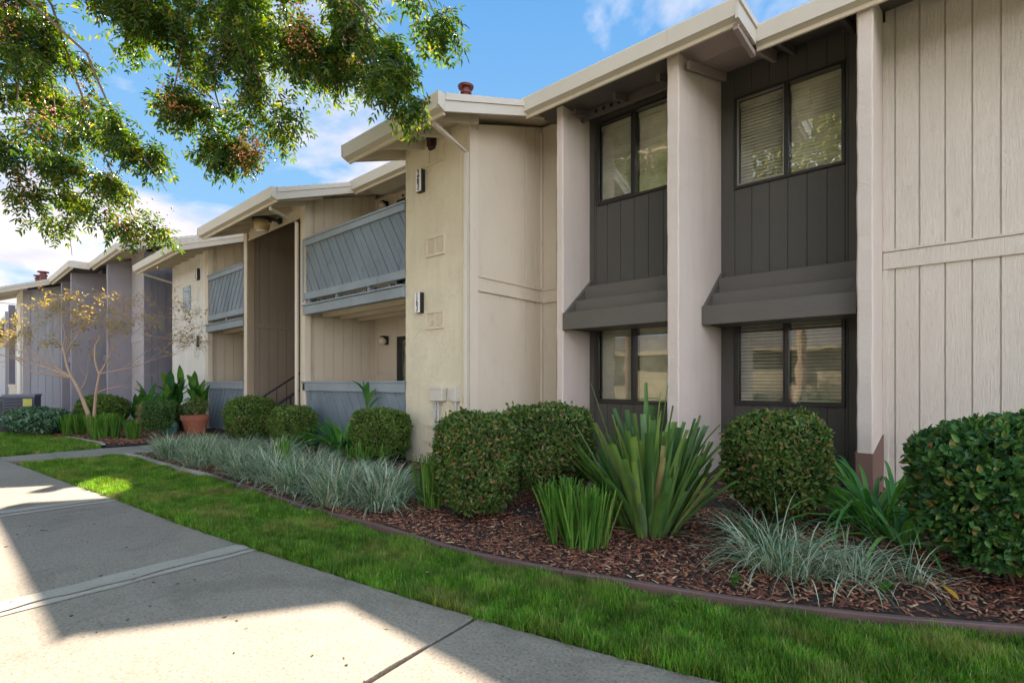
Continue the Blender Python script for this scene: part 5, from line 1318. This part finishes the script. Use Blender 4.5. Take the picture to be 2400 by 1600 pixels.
def chips(n, xr_, ylo, yhi, s, seed, z=.03):
    g = np.random.default_rng(seed); x = g.uniform(*xr_, n); y = ylo(x) + (yhi(x) - ylo(x)) * g.random(n)
    kp = (np.sin(x * 3.1 + np.sin(y * 4) * 1.5) * np.sin(y * 5.3 + x * 1.7) + g.normal(0, .35, n)) > -.45; x = x[kp]; y = y[kp]; n = len(x)
    D = rdir(n); D[:, 2] = g.normal(0, .22, n); D = nrm(D); up = np.tile([[0, 0, 1.0]], (n, 1)) + g.normal(0, .25, (n, 3)); S = nrm(np.cross(D, up)); U = np.cross(S, D)
    L = (g.uniform(.5, 1.7, n) * s)[:, None]; W = (g.uniform(.18, .42, n) * s)[:, None]; H = (g.uniform(.05, .14, n) * s)[:, None]
    c = np.stack([x, y, z + g.uniform(.002, .022, n)], axis=1)
    q = [c - D * L / 2 - S * W / 2, c + D * L / 2 - S * W * .3, c + D * L / 2 + S * W * .4, c - D * L / 2 + S * W / 2]
    V = np.stack(q + [v + U * H for v in q], axis=1).reshape(-1, 3); i = np.arange(n)[:, None] * 8
    F = np.concatenate([i + np.array([f]) for f in ([4, 5, 6, 7], [0, 1, 5, 4], [1, 2, 6, 5], [2, 3, 7, 6], [3, 0, 4, 7])]); return V, F
V, F = cat([chips(26000, (-4.3, 1.6), lambda x: curb_y(x) + .05, lambda x: curb_y(x) + 2.2, .032, 1), chips(7000, (-3.2, .9), lambda x: np.full_like(x, 4.5), lambda x: np.full_like(x, 6.9), .045, 2), chips(7000, (-10.2, -4.3), lambda x: curb_y(x) + .05, lambda x: np.full_like(x, 4.6), .04, 3), chips(9000, (-16.5, -11.8), lambda x: np.interp(x, [-17, -15, -13.66, -12.4, -11.75], [1.1, 1.8, 2.08, 2.24, 2.2]), lambda x: np.full_like(x, 4.2), .05, 4)])
np_mesh('mulch_chips', V, F, M_chip, None, kind='stuff')
# a few bright weeds and a dropped yellow leaf
for (x, y, lb) in ((-.93, 2.98, 'small bright green weed in front of the sprawling lily turf'), (-.28, 3.42, 'small bright green weed at the right of the sprawling lily turf')):
    t = thing('weed', lb, 'weed', (x, y, .03))
    for k in range(9): big_leaf(t, (x, y, .05 + .02 * (k % 3)), k * .75, .06, .022, .7, .5, M_canna)
mb_ = [rng.uniform(-5.5, 0, 70), None]; xx = mb_[0]; yy = walk_y(xx) + rng.uniform(-.9, .7, 70)
V, F = leaf_arrays(np.stack([xx, yy, np.where(yy > walk_y(xx), .045, .006)], axis=1), rdir(70), np.tile([[0, 0, 1.0]], (70, 1)) + rng.normal(0, .2, (70, 3)), rng.uniform(.015, .035, 70), .010, .1, .0)
np_mesh('leaf_litter', V, F, M_dry, None, kind='stuff')
t = thing('fallen_leaf', 'curled yellow leaf on the mulch below the dark right bush', 'leaf', (.02, 3.55, .05)); big_leaf(t, (.02, 3.55, .06), 2.2, .13, .03, 1.2, .3, m_leaf('yellow_dry_leaf', [(0, (.55, .30, .04)), (1, (.60, .34, .05))], .3))
